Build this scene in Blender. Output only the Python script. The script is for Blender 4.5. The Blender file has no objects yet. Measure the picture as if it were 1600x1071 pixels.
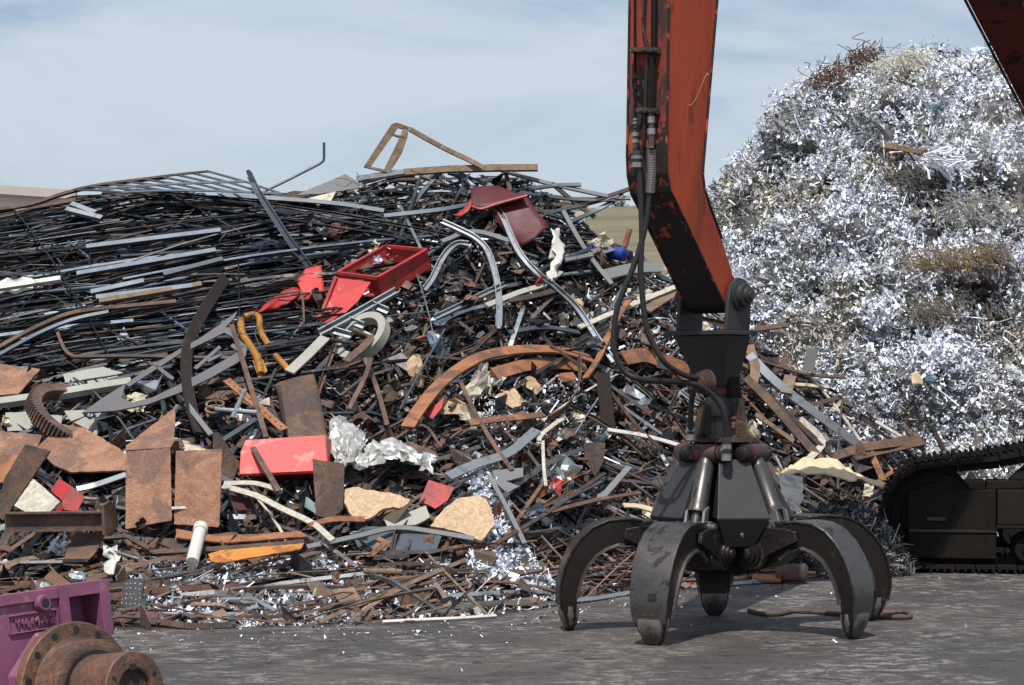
import bpy, bmesh, math, random
import numpy as np
from mathutils import Vector, Matrix, noise
from mathutils.geometry import tessellate_polygon

random.seed(7)
RNG = np.random.default_rng(7)
R = random.random
def U(a, b): return a + (b - a) * R()
def NRM(m, s): return random.gauss(m, s)
scene = bpy.context.scene
COL = scene.collection
V3 = Vector

# ------------------------------------------------------------------ view geometry
F_PX, HOR, EYE = 3450.0, 620.0, 1.63
def P(px, py, Y):
    return V3(((px - 800.0) * Y / F_PX, Y, EYE - (py - HOR) * Y / F_PX))
def interp(tab, x):
    if x <= tab[0][0]: return tab[0][1]
    for (x0, y0), (x1, y1) in zip(tab, tab[1:]):
        if x <= x1: return y0 + (y1 - y0) * (x - x0) / (x1 - x0)
    return tab[-1][1]
FOOT = [(-250,1000),(0,985),(170,985),(350,978),(600,974),(770,964),(870,947),(1000,925),(1130,915),(1250,905),(1380,882),(1470,868)]
TOP = [(-250,350),(0,334),(100,318),(200,300),(260,303),(330,308),(390,310),(450,309),(560,290),(700,272),(830,284),(890,330),(940,378),(1000,402),(1060,452),(1200,550),(1300,612),(1400,690),(1470,735)]
BACK = [(-250,23),(0,22.5),(400,22.5),(900,23),(1200,23.2),(1470,23.6)]
def D(px, py):
    f, t, b = interp(FOOT, px), interp(TOP, px), interp(BACK, px)
    y0 = F_PX * EYE / (f - HOR)
    k = max(0.0, min(1.0, (f - py) / (f - t)))
    return y0 + (b - y0) * k ** 0.8
def S(px, py, lift=0.0):
    return P(px, py, D(px, py) - lift)

# ------------------------------------------------------------------ materials
MATS = {}
def nt(name):
    m = bpy.data.materials.new(name); m.use_nodes = True
    t = m.node_tree; b = t.nodes['Principled BSDF']
    MATS[name] = m
    return m, t, b
def node(t, typ, **kw):
    n = t.nodes.new(typ)
    for k, v in kw.items():
        if k.startswith('i_'): n.inputs[int(k[2:])].default_value = v
        else: setattr(n, k, v)
    return n
def coords(t, scale=(1,1,1)):
    tc = node(t, 'ShaderNodeTexCoord'); mp = node(t, 'ShaderNodeMapping')
    oi = node(t, 'ShaderNodeObjectInfo')
    ml = node(t, 'ShaderNodeMath', operation='MULTIPLY'); ml.inputs[1].default_value = 37.0
    t.links.new(oi.outputs['Random'], ml.inputs[0])
    t.links.new(tc.outputs['Object'], mp.inputs['Vector'])
    t.links.new(ml.outputs[0], mp.inputs['Location'])
    mp.inputs['Scale'].default_value = scale
    return mp.outputs['Vector']
def noise_tex(t, vec, scale, detail=6, rough=0.6, dist=0.0):
    n = node(t, 'ShaderNodeTexNoise')
    n.inputs['Scale'].default_value = scale; n.inputs['Detail'].default_value = detail
    n.inputs['Roughness'].default_value = rough; n.inputs['Distortion'].default_value = dist
    t.links.new(vec, n.inputs['Vector'])
    return n.outputs['Fac']
def ramp(t, fac, stops):
    r = node(t, 'ShaderNodeValToRGB'); e = r.color_ramp.elements
    while len(e) < len(stops): e.new(0.5)
    for el, (p, c) in zip(e, stops):
        el.position = p; el.color = (c, c, c, 1) if not hasattr(c, '__len__') else (*c, 1)
    t.links.new(fac, r.inputs['Fac'])
    return r.outputs['Color']
def mix(t, fac, a, b, mode='MIX'):
    m = node(t, 'ShaderNodeMix', data_type='RGBA', blend_type=mode)
    for s, v in ((m.inputs['Factor'], fac), (m.inputs['A'], a), (m.inputs['B'], b)):
        if isinstance(v, bpy.types.NodeSocket): t.links.new(v, s)
        elif hasattr(v, '__len__'): s.default_value = (*v, 1)
        else: s.default_value = v
    return m.outputs['Result']
def bump(t, b, h, dist, strength=0.5):
    n = node(t, 'ShaderNodeBump'); n.inputs['Strength'].default_value = strength
    n.inputs['Distance'].default_value = dist
    t.links.new(h, n.inputs['Height']); t.links.new(n.outputs['Normal'], b.inputs['Normal'])
def rough(t, b, fac, lo, hi):
    m = node(t, 'ShaderNodeMapRange'); m.inputs['To Min'].default_value = lo; m.inputs['To Max'].default_value = hi
    t.links.new(fac, m.inputs['Value']); t.links.new(m.outputs['Result'], b.inputs['Roughness'])

def mat_attr(name, metallic, r0, r1, rust=0.0, sc=7.0, rustcol=(0.16,0.075,0.04)):
    """per-piece colour from the mesh attribute, mottled and partly rusted"""
    m, t, b = nt(name)
    a = node(t, 'ShaderNodeAttribute', attribute_name='Col')
    v = coords(t)
    n1 = noise_tex(t, v, sc, 7, 0.68); n2 = noise_tex(t, v, sc * 0.6, 5, 0.7, 0.6)
    c = mix(t, 1.0, a.outputs['Color'], ramp(t, n1, [(0.3, 0.55), (0.5, 1.0), (0.72, 1.45)]), 'MULTIPLY')
    if rust > 0:
        f = ramp(t, n2, [(0.62 - rust * 0.35, 0.0), (0.72 - rust * 0.3, 0.85)])
        c = mix(t, f, c, rustcol)
        mt = node(t, 'ShaderNodeMath', operation='MULTIPLY_ADD'); mt.inputs[1].default_value = -metallic; mt.inputs[2].default_value = metallic
        t.links.new(f, mt.inputs[0]); t.links.new(mt.outputs[0], b.inputs['Metallic'])
    else: b.inputs['Metallic'].default_value = metallic
    t.links.new(c, b.inputs['Base Color'])
    rough(t, b, n1, r0, r1); bump(t, b, n1, 0.01, 0.35)
    return m
mat_attr('dark_steel', 0.6, 0.3, 0.55, 0.14)
mat_attr('galvanised', 0.75, 0.28, 0.5, 0.12)
mat_attr('rusty', 0.05, 0.75, 0.95, 0.3, 9, (0.15,0.075,0.045))
mat_attr('paint', 0.0, 0.4, 0.7, 0.18)
mat_attr('flake', 0.12, 0.3, 0.5, 0.0, 20)

def mat_rust(name, c0, c1, c2, sc=5.0, r=0.9, stain=0.7, wave=0.06):
    """weathered plate: two rust tones, dark mill-scale patches, pale scratches"""
    m, t, b = nt(name); v = coords(t)
    n1 = noise_tex(t, v, sc, 8, 0.7, 0.3); n2 = noise_tex(t, v, sc * 0.45, 6, 0.65, 0.8); n3 = noise_tex(t, v, sc * 14, 3, 0.6)
    c = mix(t, ramp(t, n1, [(0.40, 0.0), (0.60, 1.0)]), c0, c1)
    c = mix(t, ramp(t, n2, [(0.49, 0.0), (0.57, stain)]), c, c2)
    c = mix(t, 1.0, c, ramp(t, n3, [(0.3, 0.7), (0.7, 1.25)]), 'MULTIPLY')
    w = node(t, 'ShaderNodeTexWave'); w.inputs['Scale'].default_value = 1.7; w.inputs['Distortion'].default_value = 22; w.inputs['Detail'].default_value = 4; w.inputs['Detail Scale'].default_value = 1.6
    t.links.new(v, w.inputs['Vector'])
    c = mix(t, ramp(t, w.outputs['Fac'], [(0.985, 0.0), (1.0, wave)]), c, (0.45, 0.38, 0.33))
    t.links.new(c, b.inputs['Base Color']); rough(t, b, n1, r - 0.2, min(1, r + 0.1)); sm = node(t, 'ShaderNodeMath', operation='MULTIPLY_ADD'); sm.inputs[1].default_value = 14.0; t.links.new(n2, sm.inputs[0]); t.links.new(n3, sm.inputs[2]); bump(t, b, sm.outputs[0], 0.005, 0.6)
    return m
mat_rust('rust_plate', (0.22,0.105,0.062), (0.33,0.175,0.108), (0.12,0.072,0.06), wave=.16)
mat_rust('rust_brown', (0.085,0.052,0.038), (0.155,0.09,0.06), (0.05,0.037,0.033))
mat_rust('rust_dark', (0.035,0.026,0.022), (0.10,0.052,0.032), (0.022,0.019,0.018))
mat_rust('rust_orange', (0.24,0.095,0.044), (0.33,0.145,0.068), (0.07,0.046,0.038), 6)
mat_rust('rust_tan', (0.17,0.115,0.075), (0.23,0.165,0.11), (0.11,0.076,0.055), 8)
mat_rust('rust_shaft', (0.085,0.047,0.036), (0.165,0.08,0.046), (0.05,0.034,0.029), 3.2, 0.62, 0.85, 0.0)

def mat_paint(name, c, worn, amt=0.5, sc=6, r=0.42, dirt=(0.05,0.03,0.025), dirt_amt=0.35, streak=(1,1,1), metallic=0.0, spec=0.5, edge=None):
    m, t, b = nt(name); v = coords(t, streak)
    n1 = noise_tex(t, v, sc, 8, 0.72, 0.4); n2 = noise_tex(t, v, sc * 0.35, 5, 0.6, 0.5); n3 = noise_tex(t, v, sc * 9, 4, 0.7)
    k = mix(t, ramp(t, n2, [(0.35, 0.0), (0.75, dirt_amt)]), c, dirt)
    k = mix(t, ramp(t, n3, [(0.35, 0.0), (0.8, 0.25)]), k, [min(1, x * 1.5 + 0.03) for x in c])
    k = mix(t, ramp(t, n1, [(0.70 - 0.2 * amt, 0.0), (0.74 - 0.2 * amt, 0.9)]), k, worn)
    t.links.new(k, b.inputs['Base Color']); rough(t, b, n1, r - 0.1, r + 0.3)
    b.inputs['Metallic'].default_value = metallic; b.inputs['Specular IOR Level'].default_value = spec
    bump(t, b, n1, 0.004, 0.3)
    if edge:
        ge = node(t, 'ShaderNodeNewGeometry'); ad = node(t, 'ShaderNodeMath', operation='MULTIPLY_ADD'); ad.inputs[1].default_value = 0.12; t.links.new(n3, ad.inputs[0]); t.links.new(ge.outputs['Pointiness'], ad.inputs[2])
        k2 = mix(t, ramp(t, ad.outputs[0], [(0.625, 0.0), (0.68, 0.8)]), k, edge); t.links.new(k2, b.inputs['Base Color'])
    return m
mat_paint('red_paint', (0.40,0.024,0.026), (0.22,0.035,0.03), 0.95, 5, 0.42, (0.20,0.02,0.02), 0.4)
mat_paint('lit_red_paint', (0.56,0.062,0.06), (0.60,0.2,0.18), 0.75, 4, 0.38, (0.4,0.04,0.035), 0.3)  # lighter copy of the red, sunlight put into the colour
mat_paint('dark_red_paint', (0.085,0.006,0.009), (0.05,0.01,0.012), 0.35, 5, 0.5, (0.04,0.006,0.008), 0.5)
mat_paint('stick_red', (0.40,0.060,0.020), (0.15,0.040,0.026), 0.75, 3.0, 0.6, (0.12,0.028,0.018), 1.1, (2.2,2.2,0.5), spec=.22, edge=(.3,.12,.08))
mat_paint('stick_front', (0.30,0.045,0.028), (0.04,0.03,0.028), 1.0, 3.4, 0.55, (0.04,0.023,0.02), 1.2, (1.6,1.6,0.7), spec=.25)
mat_paint('stick_black', (0.012,0.011,0.011), (0.13,0.04,0.024), 0.42, 6, 0.6, (0.03,0.019,0.014), 0.8, spec=.25)
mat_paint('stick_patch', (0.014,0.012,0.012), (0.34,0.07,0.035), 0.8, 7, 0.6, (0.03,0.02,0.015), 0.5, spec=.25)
mat_paint('boom_red', (0.12,0.022,0.014), (0.02,0.013,0.011), 0.75, 4, 0.65, (0.022,0.013,0.011), 0.95, spec=.15)
mat_paint('grapple_black', (0.022,0.022,0.025), (0.07,0.062,0.056), 0.2, 5, 0.45, (0.042,0.039,0.039), 0.7, spec=.35)
mat_paint('grapple_tine', (0.020,0.017,0.016), (0.075,0.063,0.055), 0.55, 6, 0.30, (0.034,0.023,0.018), 0.8, metallic=0.5, spec=.45, edge=(.34,.32,.30))
mat_paint('worn_steel', (0.105,0.097,0.093), (0.03,0.023,0.02), 0.7, 6, 0.28, (0.04,0.033,0.028), 0.85, metallic=0.7, edge=(.4,.38,.36))
mat_paint('greasy', (0.009,0.008,0.0075), (0.024,0.018,0.014), 0.35, 5, 0.75, (0.014,0.011,0.009), 0.5, spec=.12)  # black grease, darkened further so the tracks' shade sits in it
mat_paint('track_frame_paint', (0.009,0.0075,0.0065), (0.022,0.014,0.010), 0.3, 4, 0.75, (0.016,0.010,0.0075), 0.7, spec=.12)  # near black, track shade put into the frame's colour
mat_paint('red_boss', (0.13,0.010,0.014), (0.035,0.028,0.026), 1.15, 9, 0.4, (0.05,0.02,0.02), 0.7)
mat_paint('purple_paint', (0.235,0.08,0.15), (0.33,0.16,0.17), 0.72, 6, 0.55, (0.085,0.036,0.062), 0.8, spec=.3)
mat_paint('yellow_paint', (0.40,0.17,0.018), (0.15,0.07,0.022), 0.95, 9, 0.45, (0.16,0.07,0.02), .6)
mat_paint('orange_sheet', (0.50,0.19,0.025), (0.24,0.09,0.02), 0.8, 5, 0.5)
mat_paint('blue_plastic', (0.012,0.04,0.28), (0.03,0.08,0.35), 0.2, 4, 0.35, dirt_amt=0.2)
mat_paint('teal_plastic', (0.05,0.17,0.22), (0.2,0.3,0.33), 0.6, 8, 0.5)
mat_paint('navy_plastic', (0.008,0.012,0.045), (0.015,0.02,0.06), 0.2, 4, 0.45, dirt_amt=0.2)
mat_paint('cream_sheet', (0.60,0.50,0.33), (0.70,0.62,0.46), 0.4, 5, 0.7, (0.38,0.28,0.16), 0.55)
mat_paint('white_plastic', (0.55,0.54,0.50), (0.34,0.30,0.25), 0.7, 5, 0.5, (0.4,0.37,0.32), 0.4)
mat_paint('grey_board', (0.33,0.33,0.29), (0.20,0.11,0.06), 0.35, 4, 0.75, (0.22,0.21,0.17), 0.6)
mat_paint('grey_paint', (0.15,0.155,0.16), (0.2,0.2,0.2), 0.3, 4, 0.55, (0.1,0.095,0.09), 0.5)
mat_paint('concrete', (0.46,0.42,0.37), (0.40,0.36,0.32), 0.3, 2, 0.85, (0.36,0.33,0.29), 0.5)
mat_paint('dark_bar', (0.026,0.02,0.017), (0.055,0.034,0.024), 0.6, 5, 0.7, (0.015,0.013,0.012), 0.7, spec=.25)
mat_paint('rubber', (0.010,0.010,0.011), (0.03,0.028,0.026), 0.25, 12, 0.38, (0.02,0.018,0.016), 0.4)
mat_paint('silver_sheet', (0.52,0.52,0.50), (0.62,0.60,0.55), 0.4, 8, 0.36, (0.33,0.31,0.27), 0.4, metallic=0.65)
mat_paint('zinc', (0.32,0.345,0.37), (0.20,0.205,0.21), 0.8, 7, 0.34, (0.22,0.23,0.24), 0.5, metallic=0.7)
mat_paint('slate_steel', (0.072,0.092,0.116), (0.06,0.055,0.055), 0.4, 6, 0.38, (0.06,0.06,0.065), 0.6, metallic=0.5)
mat_paint('cut_steel', (0.125,0.12,0.13), (0.15,0.10,0.08), 0.15, 5, 0.55, (0.10,0.095,0.10), 0.6, metallic=0.25)

def mat_wood(name, a, c, sc=14):
    m, t, b = nt(name); v = coords(t)
    n1 = noise_tex(t, v, sc, 5, 0.7, 1.2)
    vo = node(t, 'ShaderNodeTexVoronoi'); vo.inputs['Scale'].default_value = sc * 4.5; t.links.new(v, vo.inputs['Vector'])
    k = mix(t, ramp(t, n1, [(0.3, 0), (0.7, 1)]), a, c)
    k = mix(t, 1.0, k, ramp(t, vo.outputs['Color'], [(0.1, 0.80), (0.8, 1.12)]), 'MULTIPLY')
    t.links.new(k, b.inputs['Base Color']); b.inputs['Roughness'].default_value = 0.85
    bump(t, b, n1, 0.01, 0.5)
mat_wood('chip_board', (0.36,0.24,0.145), (0.57,0.42,0.275))
mat_wood('weathered_wood', (0.36,0.33,0.27), (0.52,0.48,0.41), 9)

# ------------------------------------------------------------------ mesh builder
class MB:
    def __init__(s): s.v = []; s.f = []; s.c = []; s.m = []; s.col = (0.5, 0.5, 0.5); s.mi = 0
    def add(s, vs, fs):
        o = len(s.v); s.v += [tuple(v) for v in vs]; s.c += [s.col] * len(vs)
        s.f += [tuple(i + o for i in f) for f in fs]; s.m += [s.mi] * len(fs)
    def hexa(s, c):      # 8 corners: bottom ring 0-3, top ring 4-7
        s.add(c, [(3,2,1,0),(4,5,6,7),(0,1,5,4),(1,2,6,5),(2,3,7,6),(3,0,4,7)])
    def box(s, o, ex, ey, ez):   # centre, half-axis vectors
        s.hexa([o-ex-ey-ez, o+ex-ey-ez, o+ex+ey-ez, o-ex+ey-ez, o-ex-ey+ez, o+ex-ey+ez, o+ex+ey+ez, o-ex+ey+ez])
    def frames(s, path, up):
        out = []
        for i, p in enumerate(path):
            a = path[max(0, i - 1)]; b = path[min(len(path) - 1, i + 1)]
            t = (b - a).normalized()
            sd = t.cross(up)
            if sd.length < 1e-4: sd = t.cross(V3((1, 0.3, 0.2)))
            sd.normalize(); out.append((p, sd, sd.cross(t)))
        return out
    def sweep(s, path, sec, up=V3((0,0,1)), scale=None, cap=True):
        n = len(sec); vs = []; fs = []
        for i, (p, a, b) in enumerate(s.frames(path, up)):
            k = scale[i] if scale else 1.0
            vs += [p + a * (x * k) + b * (y * k) for x, y in sec]
        for i in range(len(path) - 1):
            for j in range(n):
                fs.append((i*n+j, i*n+(j+1) % n, (i+1)*n+(j+1) % n, (i+1)*n+j))
        if cap: fs += [tuple(range(n))[::-1], tuple(range((len(path)-1)*n, len(path)*n))]
        s.add(vs, fs)
    def hollow(s, path, so, si, up=V3((0,0,1))):
        n = len(so); vs = []; fs = []; fr = s.frames(path, up)
        for sec in (so, si):
            for p, a, b in fr: vs += [p + a * x + b * y for x, y in sec]
        L = len(path); q = L * n
        for i in range(L - 1):
            for j in range(n):
                k = (j + 1) % n
                fs.append((i*n+j, i*n+k, (i+1)*n+k, (i+1)*n+j))
                fs.append((q+i*n+k, q+i*n+j, q+(i+1)*n+j, q+(i+1)*n+k))
        for i, fl in ((0, 0), (L - 1, 1)):
            for j in range(n):
                k = (j + 1) % n
                f = (i*n+k, i*n+j, q+i*n+j, q+i*n+k)
                fs.append(f if not fl else f[::-1])
        s.add(vs, fs)
    def tube(s, path, r, n=8, cap=True): s.sweep(path, circ(r, n), V3((0.13, 0.21, 0.97)), cap=cap)
    def lathe(s, o, axis, prof, n=24, cap=True):   # prof: (distance along the axis, radius)
        a = axis.normalized(); x = a.cross(V3((0.1, 0.2, 1) if abs(a.z) < 0.9 else (1, 0, 0))).normalized(); y = a.cross(x)
        vs = []; fs = []
        for d, r in prof:
            vs += [o + a * d + (x * math.cos(2*math.pi*j/n) + y * math.sin(2*math.pi*j/n)) * r for j in range(n)]
        for i in range(len(prof) - 1):
            for j in range(n):
                k = (j + 1) % n; fs.append((i*n+j, i*n+k, (i+1)*n+k, (i+1)*n+j))
        if cap: fs += [tuple(range(n))[::-1], tuple(range((len(prof)-1)*n, len(prof)*n))]
        s.add(vs, fs)
    def prism(s, pts, off):      # planar polygon (3D points) pushed by a vector
        n = len(pts); tri = tessellate_polygon([pts]); q = [p + off for p in pts]
        s.add(pts + q, [tuple(t) for t in tri] + [tuple(i + n for i in t[::-1]) for t in tri] + [(i, (i+1) % n, (i+1) % n + n, i + n) for i in range(n)])
    def grid(s, rows, loop=False):
        n = len(rows[0]); vs = [p for r in rows for p in r]; fs = []
        for i in range(len(rows) - 1):
            for j in range(n - 1): fs.append((i*n+j, i*n+j+1, (i+1)*n+j+1, (i+1)*n+j))
        s.add(vs, fs)
    def build(s, name, mats, parent=None, smooth=False, bevel=0, solid=0, origin=None, flip=True):
        vs = [V3(v) for v in s.v]
        if parent is not None: o = V3(parent['org'])
        elif origin is not None: o = V3(origin)
        else:
            n = len(vs); o = V3((sum(v.x for v in vs)/n, sum(v.y for v in vs)/n, min(v.z for v in vs)))
        me = bpy.data.meshes.new(name)
        me.from_pydata([v - o for v in vs], [], s.f)
        for m in ([mats] if isinstance(mats, str) else mats): me.materials.append(MATS[m])
        if any(s.m): me.polygons.foreach_set('material_index', s.m)
        a = me.color_attributes.new('Col', 'FLOAT_COLOR', 'POINT')
        a.data.foreach_set('color', np.hstack([np.array(s.c, dtype=np.float32), np.ones((len(s.c), 1), np.float32)]).ravel())
        if flip:
            bm = bmesh.new(); bm.from_mesh(me); bmesh.ops.recalc_face_normals(bm, faces=bm.faces); bm.to_mesh(me); bm.free()
        if smooth:
            me.polygons.foreach_set('use_smooth', [True] * len(me.polygons))
            try: me.set_sharp_from_angle(angle=math.radians(38))
            except Exception: pass
        ob = bpy.data.objects.new(name, me); COL.objects.link(ob)
        if parent is not None: ob.parent = parent; ob['org'] = tuple(o)
        else: ob.location = o; ob['org'] = tuple(o)
        if solid:
            md = ob.modifiers.new('thickness', 'SOLIDIFY'); md.thickness = solid; md.offset = 0
        if bevel:
            md = ob.modifiers.new('edge', 'BEVEL'); md.width = bevel; md.segments = 2; md.limit_method = 'ANGLE'; md.angle_limit = math.radians(40)
        return ob
def circ(r, n=8): return [(r * math.cos(2*math.pi*j/n), r * math.sin(2*math.pi*j/n)) for j in range(n)]
def rect(w, h): return [(-w/2,-h/2),(w/2,-h/2),(w/2,h/2),(-w/2,h/2)]
def ell(w, t): return [(-w/2,-w/2),(w/2,-w/2),(w/2,-w/2+t),(-w/2+t,-w/2+t),(-w/2+t,w/2),(-w/2,w/2)]
def chan(w, h, t): return [(-w/2,-h/2),(w/2,-h/2),(w/2,h/2),(w/2-t,h/2),(w/2-t,-h/2+t),(-w/2+t,-h/2+t),(-w/2+t,h/2),(-w/2,h/2)]
def tag(o, label=None, cat=None, group=None, kind=None):
    if label: o['label'] = label
    if cat: o['category'] = cat
    if group: o['group'] = group
    if kind: o['kind'] = kind
    return o
def empty(name, loc):
    o = bpy.data.objects.new(name, None); COL.objects.link(o); o.location = loc; o['org'] = tuple(loc)
    o.empty_display_size = 0.2
    return o
def smooth_path(pts, k=6):
    """Catmull-Rom through the points"""
    if len(pts) < 3: return pts
    q = [pts[0] * 2 - pts[1]] + pts + [pts[-1] * 2 - pts[-2]]; out = []
    for i in range(1, len(q) - 2):
        a, b, c, d = q[i-1], q[i], q[i+1], q[i+2]
        for j in range(k):
            t = j / k
            out.append(0.5 * ((2*b) + (c-a)*t + (2*a-5*b+4*c-d)*t*t + (3*b-a-3*c+d)*t**3))
    return out + [pts[-1]]
# ------------------------------------------------------------------ camera, sun, sky
cam = bpy.data.cameras.new('camera'); cam.sensor_width = 36; cam.lens = F_PX / 1600 * 36
cam.shift_y = (HOR - 535.5) / 1600; cam.clip_end = 6000; cam.clip_start = 0.1
co = bpy.data.objects.new('camera', cam); COL.objects.link(co); co.location = (0, 0, EYE)
co.rotation_euler = (math.radians(90), 0, 0); scene.camera = co
EL = math.radians(62); AZ = (0.22, 0.975)     # horizontal travel of the light
sd = V3((AZ[0] * math.cos(EL), AZ[1] * math.cos(EL), -math.sin(EL)))
sun = bpy.data.lights.new('sun', 'SUN'); sun.energy = 4.8; sun.angle = math.radians(0.53); sun.color = (1, 0.955, 0.89)
so = bpy.data.objects.new('sun', sun); COL.objects.link(so); so.rotation_euler = sd.to_track_quat('-Z', 'Y').to_euler()
so.location = (0, 0, 30)
w = bpy.data.worlds.new('World'); scene.world = w; w.use_nodes = True
t = w.node_tree; t.nodes.clear()
sky = node(t, 'ShaderNodeTexSky', sky_type='NISHITA', sun_disc=False, sun_elevation=EL, sun_rotation=math.atan2(-AZ[0], -AZ[1]))
b1 = node(t, 'ShaderNodeBackground'); b1.inputs['Strength'].default_value = 0.11
b2 = node(t, 'ShaderNodeBackground'); b2.inputs['Color'].default_value = (0.60, 0.67, 0.76, 1); b2.inputs['Strength'].default_value = 1.02
tc = node(t, 'ShaderNodeTexCoord'); mp = node(t, 'ShaderNodeMapping'); mp.inputs['Scale'].default_value = (1.6, 1.6, 4.6)
mp.inputs['Location'].default_value = (0.4, 0.0, 0.35)
t.links.new(tc.outputs['Generated'], mp.inputs['Vector'])
n1 = node(t, 'ShaderNodeTexNoise'); n1.inputs['Scale'].default_value = 3.2; n1.inputs['Detail'].default_value = 7; n1.inputs['Roughness'].default_value = 0.58; n1.inputs['Distortion'].default_value = 0.6
t.links.new(mp.outputs[0], n1.inputs['Vector'])
fac = ramp(t, n1.outputs['Fac'], [(0.38, 0.15), (0.5, 0.66), (0.62, 1.0)])
ms = node(t, 'ShaderNodeMixShader'); ow = node(t, 'ShaderNodeOutputWorld')
t.links.new(sky.outputs[0], b1.inputs['Color']); t.links.new(fac, ms.inputs[0])
t.links.new(b1.outputs[0], ms.inputs[1]); t.links.new(b2.outputs[0], ms.inputs[2]); t.links.new(ms.outputs[0], ow.inputs['Surface'])
scene.view_settings.view_transform = 'Standard'; scene.view_settings.look = 'None'
scene.view_settings.exposure = 0; scene.view_settings.gamma = 1
scene.cycles.max_bounces = 6; scene.cycles.sample_clamp_indirect = 4.0; scene.cycles.sample_clamp_direct = 12.0

# ------------------------------------------------------------------ ground and field
m, t, b = nt('yard_asphalt')
tc = node(t, 'ShaderNodeTexCoord')
def gmap(scale):
    mp = node(t, 'ShaderNodeMapping'); mp.inputs['Scale'].default_value = scale
    t.links.new(tc.outputs['Object'], mp.inputs['Vector']); return mp.outputs[0]
v1 = gmap((1,1,1)); v2 = gmap((1.0,1.0,1))
big = noise_tex(t, v1, 0.55, 6, 0.6, 0.4); mid = noise_tex(t, v2, 3.2, 9, 0.74, 0.25); fine = noise_tex(t, v1, 38, 5, 0.75)
scuff = noise_tex(t, gmap((0.8,1.0,1)), 9.0, 10, 0.74, 0.3); zone_ = noise_tex(t, gmap((1,1,1)), 1.1, 3, 0.5, 0.6); oil = noise_tex(t, gmap((0.9,1.3,1)), 1.9, 6, 0.66, 1.0); oil2 = noise_tex(t, gmap((1,1.5,1)), 5.5, 4, 0.6, 0.7)
c = mix(t, ramp(t, mid, [(0.3, 0), (0.7, 1)]), (0.046,0.040,0.040), (0.080,0.070,0.068))
c = mix(t, mix(t, 1.0, ramp(t, scuff, [(0.49, 0), (0.58, 0.95)]), ramp(t, zone_, [(0.40, 0.05), (0.56, 1)]), 'MULTIPLY'), c, (0.29,0.27,0.255))
c = mix(t, ramp(t, big, [(0.44, 0), (0.62, 0.5)]), c, (0.13,0.105,0.088))
c = mix(t, ramp(t, oil, [(0.52, 0), (0.62, 0.75)]), c, (0.042,0.039,0.04))
c = mix(t, ramp(t, oil2, [(0.615, 0), (0.64, 0.85)]), c, (0.018,0.016,0.016))
c = mix(t, 1.0, c, ramp(t, fine, [(0.3, 0.45), (0.55, 0.86), (0.75, 1.6)]), 'MULTIPLY')
t.links.new(c, b.inputs['Base Color']); rough(t, b, oil, 0.9, 0.45); bump(t, b, fine, 0.012, 0.6)
g = MB(); N = 40
g.grid([[V3((-260 + 520*i/N, -30 + 400*j/N, 0)) for i in range(N+1)] for j in range(N+1)])
tag(g.build('ground', 'yard_asphalt', origin=(0,0,0)), kind='structure')

m, t, b = nt('dry_grass'); v = coords(t)
a1 = noise_tex(t, v, 0.05, 7, 0.6, 0.4); a2 = noise_tex(t, v, 0.6, 6, 0.7); a3 = noise_tex(t, v, 0.02, 3, 0.5)
c = mix(t, ramp(t, a1, [(0.35, 0), (0.65, 1)]), (0.135,0.118,0.066), (0.19,0.155,0.092))
c = mix(t, ramp(t, a3, [(0.48, 0), (0.62, 0.6)]), c, (0.085,0.085,0.045))
c = mix(t, 1.0, c, ramp(t, a2, [(0.3, 0.7), (0.7, 1.25)]), 'MULTIPLY')
t.links.new(c, b.inputs['Base Color']); b.inputs['Roughness'].default_value = 0.95; bump(t, b, a2, 0.4, 0.4)
g = MB()
rows = []
for j in range(30):
    y = 45 + 755 * j / 29
    zz = 0.02 + 59.5 * (min(j, 21) / 20.8) ** 1.12 - max(0, j - 21) * 0.3
    rows.append([V3((x, y, zz * (0.86 + 0.14*noise.noise((x*0.006, y*0.004, 3))) - (1 if j == 0 else 0))) for x in range(-504, 505, 12)])
g.grid(rows)
tag(g.build('hill', 'dry_grass', origin=(0,45,0), smooth=True), kind='structure')

# leafy crowns on the hill crest
m, t, b = nt('leaves'); at = node(t, 'ShaderNodeAttribute', attribute_name='Col'); t.links.new(at.outputs['Color'], b.inputs['Base Color']); b.inputs['Roughness'].default_value = 0.8
def tree(px, py, Y, hgt, wid, label, name='tree', cat='tree'):
    o = P(px, py, Y); root = tag(empty(name, o), label, cat, 'trees on the hill crest')
    tr = MB(); tr.col = (0.08,0.06,0.045)
    tr.sweep([o, o + V3((0.1,0,hgt*0.3)), o + V3((0.3,0,hgt*0.75))], circ(hgt*0.045, 7), V3((0,1,0)), [1,0.8,0.3])
    for k in range(5):
        a = U(0, 6.28); tr.sweep([o + V3((0.1,0,hgt*0.3)), o + V3((math.cos(a)*wid*0.2, math.sin(a)*wid*0.2, hgt*U(0.5,0.8)))], circ(hgt*0.018, 5), V3((0,1,0)), [1,0.4])
    tr.build('trunk', 'rusty', root)
    cr = MB(); lobes = [(V3((U(-.36,.36)*wid, U(-.3,.3)*wid, hgt*U(0.22,0.86))), U(0.12,0.22)*wid) for _ in range(13)]
    for _ in range(1500):
        c0, r0 = random.choice(lobes); d = V3((NRM(0,1),NRM(0,1),NRM(0,1))).normalized() * r0 * U(0.6,1.1)
        p = o + c0 + V3((d.x, d.y, d.z*0.75)); q = V3((NRM(0,1),NRM(0,1),NRM(0,1))).normalized(); e = q.cross(V3((0.3,0.2,1))).normalized() * U(0.08,0.2) * wid * 0.22
        f = q * e.length; k = U(0.6,1.3); cr.col = (0.045*k,0.062*k,0.032*k)
        cr.add([p-e, p+f*0.6, p+e, p-f*0.6], [(0,1,2,3)])
    cr.build('crown', 'leaves', root, flip=False)
tree(969, 334, 590, 4.0, 4.6, 'small round dark tree alone on the crest of the dry hill')
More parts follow.
